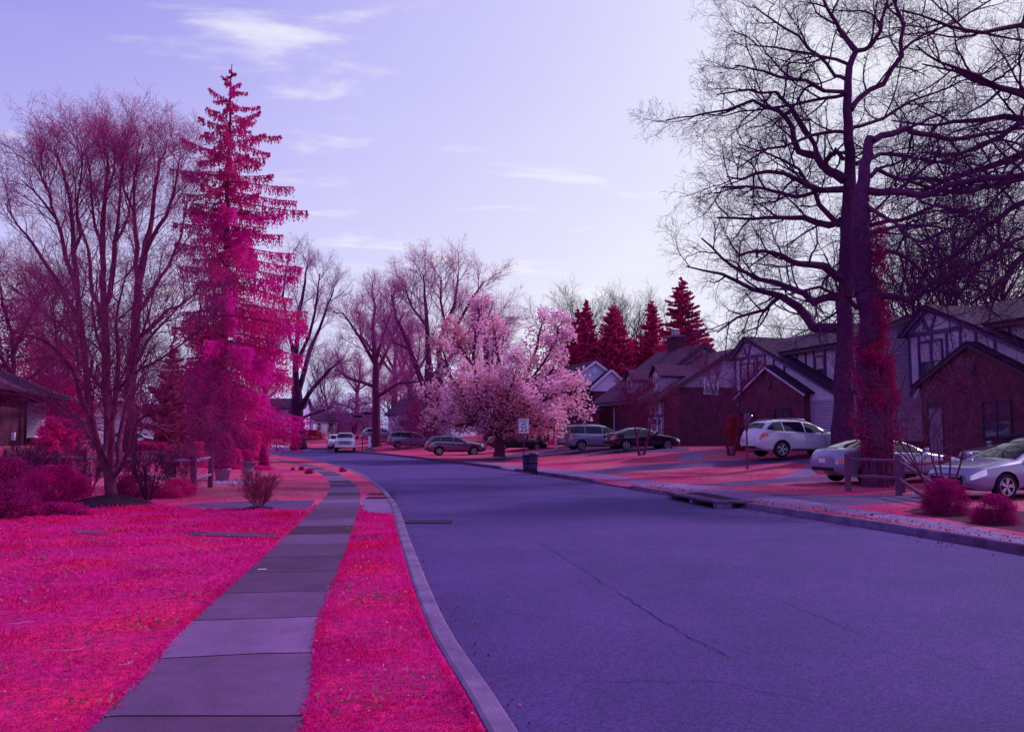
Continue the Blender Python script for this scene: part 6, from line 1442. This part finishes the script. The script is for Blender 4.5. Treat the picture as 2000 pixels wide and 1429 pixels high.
place_car('suv', 'white SUV parked before the first half timbered house', 'SUV', 1556, 38.6, 14, 'white')
place_car('sedan', 'dark sedan parked before the big brick house', 'car', 1253, 54.5, 12, 'black')
place_car('van', 'pale silver minivan parked behind the tail of the dark sedan', 'minivan', 1166, 58.5, 14, 'lilac')
place_car('sedan', 'black sedan parked behind the magnolia trunk', 'car', 1010, 68, 12, 'black')
place_car('wagon', 'grey station wagon parked left of the magnolia trunk', 'station wagon', 889, 67, 10, 'grey')
place_car('van', 'silver minivan parked down the street between the grey wagon and a grey SUV', 'minivan', 803, 90, 14, 'silver')
place_car('suv', 'mid grey SUV parked nearest to the pickup on the right', 'SUV', 745, 103, 18, 'midgrey')
place_car('suv', 'brilliant white car in the sun before the pale house on the left', 'car', 263, 76, 25, 'white')
place_car('sedan', 'dark car glimpsed between the bare shrub and the spruce on the left', 'car', 360, 66, 30, 'navy')
place_car('sedan', 'red car glimpsed beside the trunk under the spruce', 'car', 535, 118, 170, 'red')
place_car('sedan', 'pale car before the distant house beside the red one', 'car', 560, 124, 160, 'white')
cv = thing('caravan', 'boxy white caravan standing behind the silver minivan down the street', 'caravan', ly(815, 105), R(14))
m = MB(); m.prism([(-2.9, .55), (-2.9, 2.5), (-2.7, 2.75), (2.3, 2.75), (2.9, 2.0), (2.9, .55)], 'y', -1.1, 1.1); m.build('body', PAINT['white'], cv, False, .06)
m = MB(); m.box(-2.4, -1.3, -1.125, -1.10, 1.5, 2.2); m.box(-.2, .9, -1.125, -1.10, 1.5, 2.2); m.build('window', mt['carglass'], cv)
m = MB(); m.box(-1.0, -.45, -1.13, -1.10, .7, 2.35); m.build('door', mt['whitetrim'], cv)
for sd in (1, -1):
    m = MB(); m.tube([(0, sd * 1.08, .36), (0, sd * .85, .36)], .36, 20); m.build('wheel', mt['tyre'], cv)

# ------------------------------------------------------------------ fences
def fence(name, label, pts, h, mp, mr, rails=(.36, .82), seed=1, top=.06):
    r = random.Random(seed); root = thing(name, label, 'fence', pts[0]); o = Vector(pts[0])
    for p in pts:
        p = Vector(p) - o; m = MB(); w = .065; lx, ly_ = r.uniform(-.02, .02), r.uniform(-.02, .02)
        V = [(p.x + sx * w + lx * (z > .5), p.y + sy * w + ly_ * (z > .5), p.z + z * h - .1 * (z < .1)) for z in (0, .5, .97, 1.0) for sx, sy in ((-1, -1), (1, -1), (1, 1), (-1, 1))]
        V = V[:12] + [(a + (p.x - a) * .35, b_ + (p.y - b_) * .35, c_) for a, b_, c_ in V[12:]]
        m.add(V, [(4*k + i, 4*k + (i + 1) % 4, 4*k + 4 + (i + 1) % 4, 4*k + 4 + i) for k in range(3) for i in range(4)] + [(12, 13, 14, 15), (3, 2, 1, 0)]); m.build('post', mp, root)
    for a, b_ in zip(pts[:-1], pts[1:]):
        a, b_ = Vector(a) - o, Vector(b_) - o
        for q in rails:
            m = MB(); n = 7; P_ = [a.lerp(b_, k / (n - 1)) + Vector((r.gauss(0, .008), r.gauss(0, .008), q * h + r.gauss(0, .01))) for k in range(n)]
            m.tube(P_, [.028, .045, .052, .055, .052, .045, .028], 7); m.build('rail', mr, root)
    return root
def gl(u, v, dz=0): w = ln(u, v); return (w.x, w.y, w.z)
fence('rail_fence', 'split rail fence of the left garden, its end posts right of the bare shrubs', [gl(411, 952), gl(377, 966), gl(262, 958), gl(110, 950), gl(10, 946)], 1.12, mt['wooddark'], mt['wood'], seed=3)
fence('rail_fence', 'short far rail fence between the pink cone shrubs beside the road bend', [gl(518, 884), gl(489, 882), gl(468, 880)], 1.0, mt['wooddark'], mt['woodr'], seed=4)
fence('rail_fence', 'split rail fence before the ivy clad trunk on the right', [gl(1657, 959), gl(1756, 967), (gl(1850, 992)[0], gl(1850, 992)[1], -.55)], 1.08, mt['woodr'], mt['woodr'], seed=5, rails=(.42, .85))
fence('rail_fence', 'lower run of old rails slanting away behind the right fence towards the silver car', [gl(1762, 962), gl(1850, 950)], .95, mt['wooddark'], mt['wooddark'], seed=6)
# ------------------------------------------------------------------ garden and street furniture
pp_ = ln(434, 938); pot('planter', 'pale ribbed planter holding the dwarf spruce beside the fence post', pp_, .29, .42, mt['pot'], 'planter')
leafy('dwarf_spruce', 'plum dwarf spruce growing in the pale planter', pp_ + Vector((.06, 0, .36)), .78, 1.25, mt['magenta'], 12000, .03, 'cone', 95, clumps=110)
pu = ln(482, 941); m = MB()
m.lathe([(.17, 0), (.17, .05), (.13, .07), (.07, .12), (.055, .19), (.09, .24), (.16, .27), (.20, .33), (.195, .38), (.17, .42), (.17, .52), (.20, .60), (.28, .66), (.29, .68), (.275, .69), (.18, .60), (.14, .5), (0, .48)], 28)
o = m.build('garden_urn', mt['stone'], None, True); o.location = pu; o.rotation_euler = (R(-4), R(4), 0); tag(o, 'weathered flared stone urn standing left of the bare vase shaped shrub', 'urn')
g = np.random.default_rng(8); m = MB(); bc = ln(458, 942)
for k in range(420):
    a, q = g.uniform(0, 6.28), g.uniform() ** .6; x, y = bc.x + math.cos(a) * q * .85, bc.y + math.sin(a) * q * .8; s_ = g.uniform(.02, .045); z = H(x, y) + s_ * .3
    v = [(x + s_ * g.uniform(.7, 1.2) * i, y + s_ * g.uniform(.7, 1.2) * j, z + s_ * .6 * k_) for i, j, k_ in ((1, 0, 0), (0, 1, 0), (-1, 0, 0), (0, -1, 0), (0, 0, 1), (0, 0, -1))]
    m.add(v, [(0, 1, 4), (1, 2, 4), (2, 3, 4), (3, 0, 4), (1, 0, 5), (2, 1, 5), (3, 2, 5), (0, 3, 5)])
tag(m.build('gravel', mt['pot'], recalc=False), 'patch of pale pebbles round the planter and the urn', 'gravel', kind='stuff')
# speed limit sign
def text_mesh(body, size, name, parent, loc, mat, sx=1.0, off=0.0):
    cu = bpy.data.curves.new(name, 'FONT'); cu.body = body; cu.size = size; cu.align_x = 'CENTER'; cu.align_y = 'CENTER'; cu.extrude = .0012; cu.offset = off
    t = bpy.data.objects.new(name, cu); COL.objects.link(t); dg = bpy.context.evaluated_depsgraph_get()
    me = bpy.data.meshes.new_from_object(t.evaluated_get(dg)); bpy.data.objects.remove(t); me.name = name
    for v in me.vertices: v.co = Vector((v.co.x * sx, -v.co.z, v.co.y))
    me.materials.clear(); me.materials.append(mat)
    o = bpy.data.objects.new(name, me); COL.objects.link(o); o.parent = parent; o.location = loc; return o
sx_, sy_ = P(1023, HOR, 38.4)[0], 38.4; sp = thing('speed_limit_sign', 'white rectangular SPEED LIMIT 25 sign on its post beside the two dark bins', 'road sign', (sx_, sy_, H(sx_, sy_)), R(-2))
m = MB(); m.box(-.03, .03, .0, .035, -.2, 2.35); m.box(-.012, .012, .035, .05, -.2, 2.35); m.build('post', mt['wooddark'], sp)
m = MB(); m.box(-.235, .235, -.006, .0 - .001, 1.70, 2.36); pl = m.build('sign_plate', mt['signwhite'], sp, False, .002)
m = MB()
for a in (.215,): 
    m.box(-a, a, -.0085, -.0065, 2.33, 2.338); m.box(-a, a, -.0085, -.0065, 1.722, 1.73); m.box(-a, -a + .008, -.0085, -.0065, 1.73, 2.33); m.box(a - .008, a, -.0085, -.0065, 1.73, 2.33)
m.build('border', mt['signink'], pl)
text_mesh('SPEED', .145, 'lettering', pl, (0, -.008, 2.245), mt['signink'], .88, .002); text_mesh('LIMIT', .145, 'lettering', pl, (0, -.008, 2.11), mt['signink'], .88, .002); text_mesh('25', .36, 'lettering', pl, (0, -.008, 1.885), mt['signink'], .95, .006)
def bin_(label, loc, r, h, lid):
    t = thing('dustbin', label, 'dustbin', loc, 0, 'dark bins by the speed limit sign')
    m = MB(); m.lathe([(r * .80, 0), (r * .86, h * .3), (r * .87, h * .32), (r * .9, h * .5), (r * .91, h * .52), (r * .96, h * .93), (r * 1.04, h * .94), (r * 1.04, h * .98), (r * .98, h), (r * .93, h * .98), (r * .9, h * .4), (0, h * .38)], 26); m.build('barrel', mt['binplastic'], t, True)
    for s in (1, -1):
        m = MB(); m.tube([(s * r * .98, -.07, h * .86), (s * r * 1.12, -.05, h * .85), (s * r * 1.12, .05, h * .85), (s * r * .98, .07, h * .86)], .014, 6); m.build('handle', mt['irondark'], t, True)
    if lid:
        m = MB(); m.lathe([(r * 1.06, h * .97), (r * 1.06, h * 1.0), (r * .8, h * 1.05), (r * .2, h * 1.08), (0, h * 1.08)], 26); m.build('lid', mt['binplastic'], t, True)
    return t
bin_('slimmer open dark dustbin directly below the speed limit sign', ly(1028, 37.4), .185, .76, False)
bin_('wider dark dustbin with a rim, the right one of the two by the sign', ly(1042, 37.0), .205, .80, True)
# yard lamp post before the white SUV
lp = thing('lamp_post', 'thin yard lamp post on the lawn at the tail of the white SUV', 'lamp post', ln(1460, 915), 0)
m = MB(); m.lathe([(.09, -.05), (.09, .03), (.045, .08), (.035, .2), (.032, 1.55), (.05, 1.58), (.05, 1.62)], 12); m.build('post', mt['wooddark'], lp, True)
m = MB(); m.lathe([(.07, 1.62), (.11, 1.82), (.11, 1.86)], 8); m.build('lantern', mt['pane'], lp); m = MB(); m.lathe([(.14, 1.86), (.05, 1.95), (.0, 2.0)], 8); m.build('cap', mt['darktrim'], lp)
# street signs and utility line at the bend
sg = thing('street_sign_post', 'tall thin post with small plates on the kerb beside the pickup', 'road sign', ly(708, 84), 0)
m = MB(); m.tube([(0, 0, -.2), (0, 0, 4.1)], .045, 8); m.build('post', mt['darktrim'], sg, True); m = MB(); m.box(.05, .95, -.03, .03, 3.7, 3.95); m.box(-.95, -.05, -.03, .03, 3.4, 3.62)
m.build('name_plate', mt['irondark'], sg); m = MB(); m.box(.55, .85, -.02, .02, .4, 1.55); m.build('banner', mt['signwhite'], sg)
s2_ = thing('street_sign_post', 'dark square sign on its post below the right edge of the spruce', 'road sign', ly(541, 90), R(10))
m = MB(); m.tube([(0, 0, -.2), (0, 0, 1.9)], .06, 8); m.build('post', mt['darktrim'], s2_, True); m = MB(); m.box(-.35, .35, -.05, -.02, 1.2, 1.95); m.build('sign_plate', mt['irondark'], s2_, False, .01)
ul = thing('utility_line', 'overhead cable crossing the far end of the street between its wooden poles', 'utility line', ly(470, 108))
base = ul.location
ends = [P(470, 799, 108), P(1015, 806, 112), P(1600, 815, 118)]
for p in ends:
    m = MB(); x, y, z = p[0] - base.x, p[1] - base.y, p[2] - base.z; m.tube([(x, y, H(p[0], p[1]) - base.z - .3), (x, y, z + 1.4)], [.16, .11], 10); m.build('pole', mt['bark'], ul, True); m = MB(); m.box(x - 1.1, x + 1.1, y - .06, y + .06, z + .9, z + 1.05); m.build('crossarm', mt['bark'], ul)
for dz_ in (0, .42, .95):
    for a, b_ in zip(ends[:-1], ends[1:]):
        A, B_ = Vector(a) - base, Vector(b_) - base; m = MB(); m.tube([A.lerp(B_, k / 16) + Vector((0, -.1 * dz_, dz_ - .7 * math.sin(math.pi * k / 16))) for k in range(17)], .028 if dz_ == 0 else .018, 5); m.build('cable', mt['irondark'], ul)
# storm drains
def grate(label, loc, w, d, n, rz):
    t = thing('drain_grate', label, 'drain', loc, rz)
    m = MB(); m.box(-w/2, w/2, -d/2, d/2, -.02, .004); m.build('pit', mt['plast'], t)
    m = MB(); b_ = .03; m.box(-w/2 - b_, w/2 + b_, -d/2 - b_, -d/2, -.02, .014); m.box(-w/2 - b_, w/2 + b_, d/2, d/2 + b_, -.02, .014); m.box(-w/2 - b_, -w/2, -d/2, d/2, -.02, .014); m.box(w/2, w/2 + b_, -d/2, d/2, -.02, .014)
    for k in range(1, n): x = -w/2 + w * k / n; m.box(x - .016, x + .016, -d/2, d/2, .0045, .013)
    m.build('bars', mt['irondark'], t); return t
x, y = G0(838, 1021, -.12); grate('iron drain grate let into the asphalt beside the near kerb', (x, y, -.116), .85, .42, 11, R(0))
for k, (v_, lab) in enumerate([(965, 'far one of the paired iron grates in the verge slab'), (972, 'near one of the paired iron grates in the verge slab')]):
    x, y = G(744, v_); grate(lab, (x, y, H(x, y) + .006), .62, .55 if k else .5, 8, 0)
# kerb inlet on the far side
a_, b2 = G(1303, 967), G(1390, 982); dv = Vector((b2[0] - a_[0], b2[1] - a_[1], 0)); Ld = dv.length; rz = math.atan2(dv.y, dv.x)
ki = thing('kerb_inlet', 'open storm drain inlet with two black mouths in the far kerb', 'drain', (a_[0], a_[1], -.12), rz)
m = MB(); m.box(-.1, Ld + .1, .05, 1.0, .105, .165); m.build('lid_slab', mt['kerbdark'], ki, False, .015)
m = MB(); [m.box(x0, x1, .07, .5, -.05, .104) for x0, x1 in ((-.1, .1), (Ld * .5 - .09, Ld * .5 + .09), (Ld - .1, Ld + .1))]; m.build('pier', mt['concrete'], ki, False, .015)
m = MB(); m.box(-.1, Ld + .1, .45, .55, -.05, .10); m.box(-.1, Ld + .1, -.02, .44, -.05, .006); m.build('throat', mt['plast'], ki)
m = MB(); [m.box(.3 + k * .12, .36 + k * .12, .45, .9, .166, .174) for k in range(int((Ld - .6) / .12))]; m.build('bars', mt['irondark'], ki)
# small things by the ranch house
gs = thing('garden_statue', 'small pale garden ornament between terracotta pot and arborvitae', 'ornament', atrh(1.4, -.9, -.05), 0)
m = MB(); m.lathe([(.10, 0), (.12, .04), (.09, .1), (.12, .2), (.08, .3), (.05, .33)], 12); m.build('body', mt['stone'], gs, True); m = MB(); m.lathe([(.0, .31), (.06, .34), (.075, .40), (.05, .46), (0, .48)], 12); m.build('head', mt['stone'], gs, True)
m = MB(); p = G(512, 1112); m.box(-.05, .05, -.02, .02, 0, .004); o = m.build('litter_scrap', mt['signwhite']); o.location = (p[0], p[1], .004); o.rotation_euler = (0, 0, .2); tag(o, 'small white scrap lying on the pavement slab', 'litter')
print('objects', len(bpy.data.objects), 'verts', sum(len(m.vertices) for m in bpy.data.meshes))
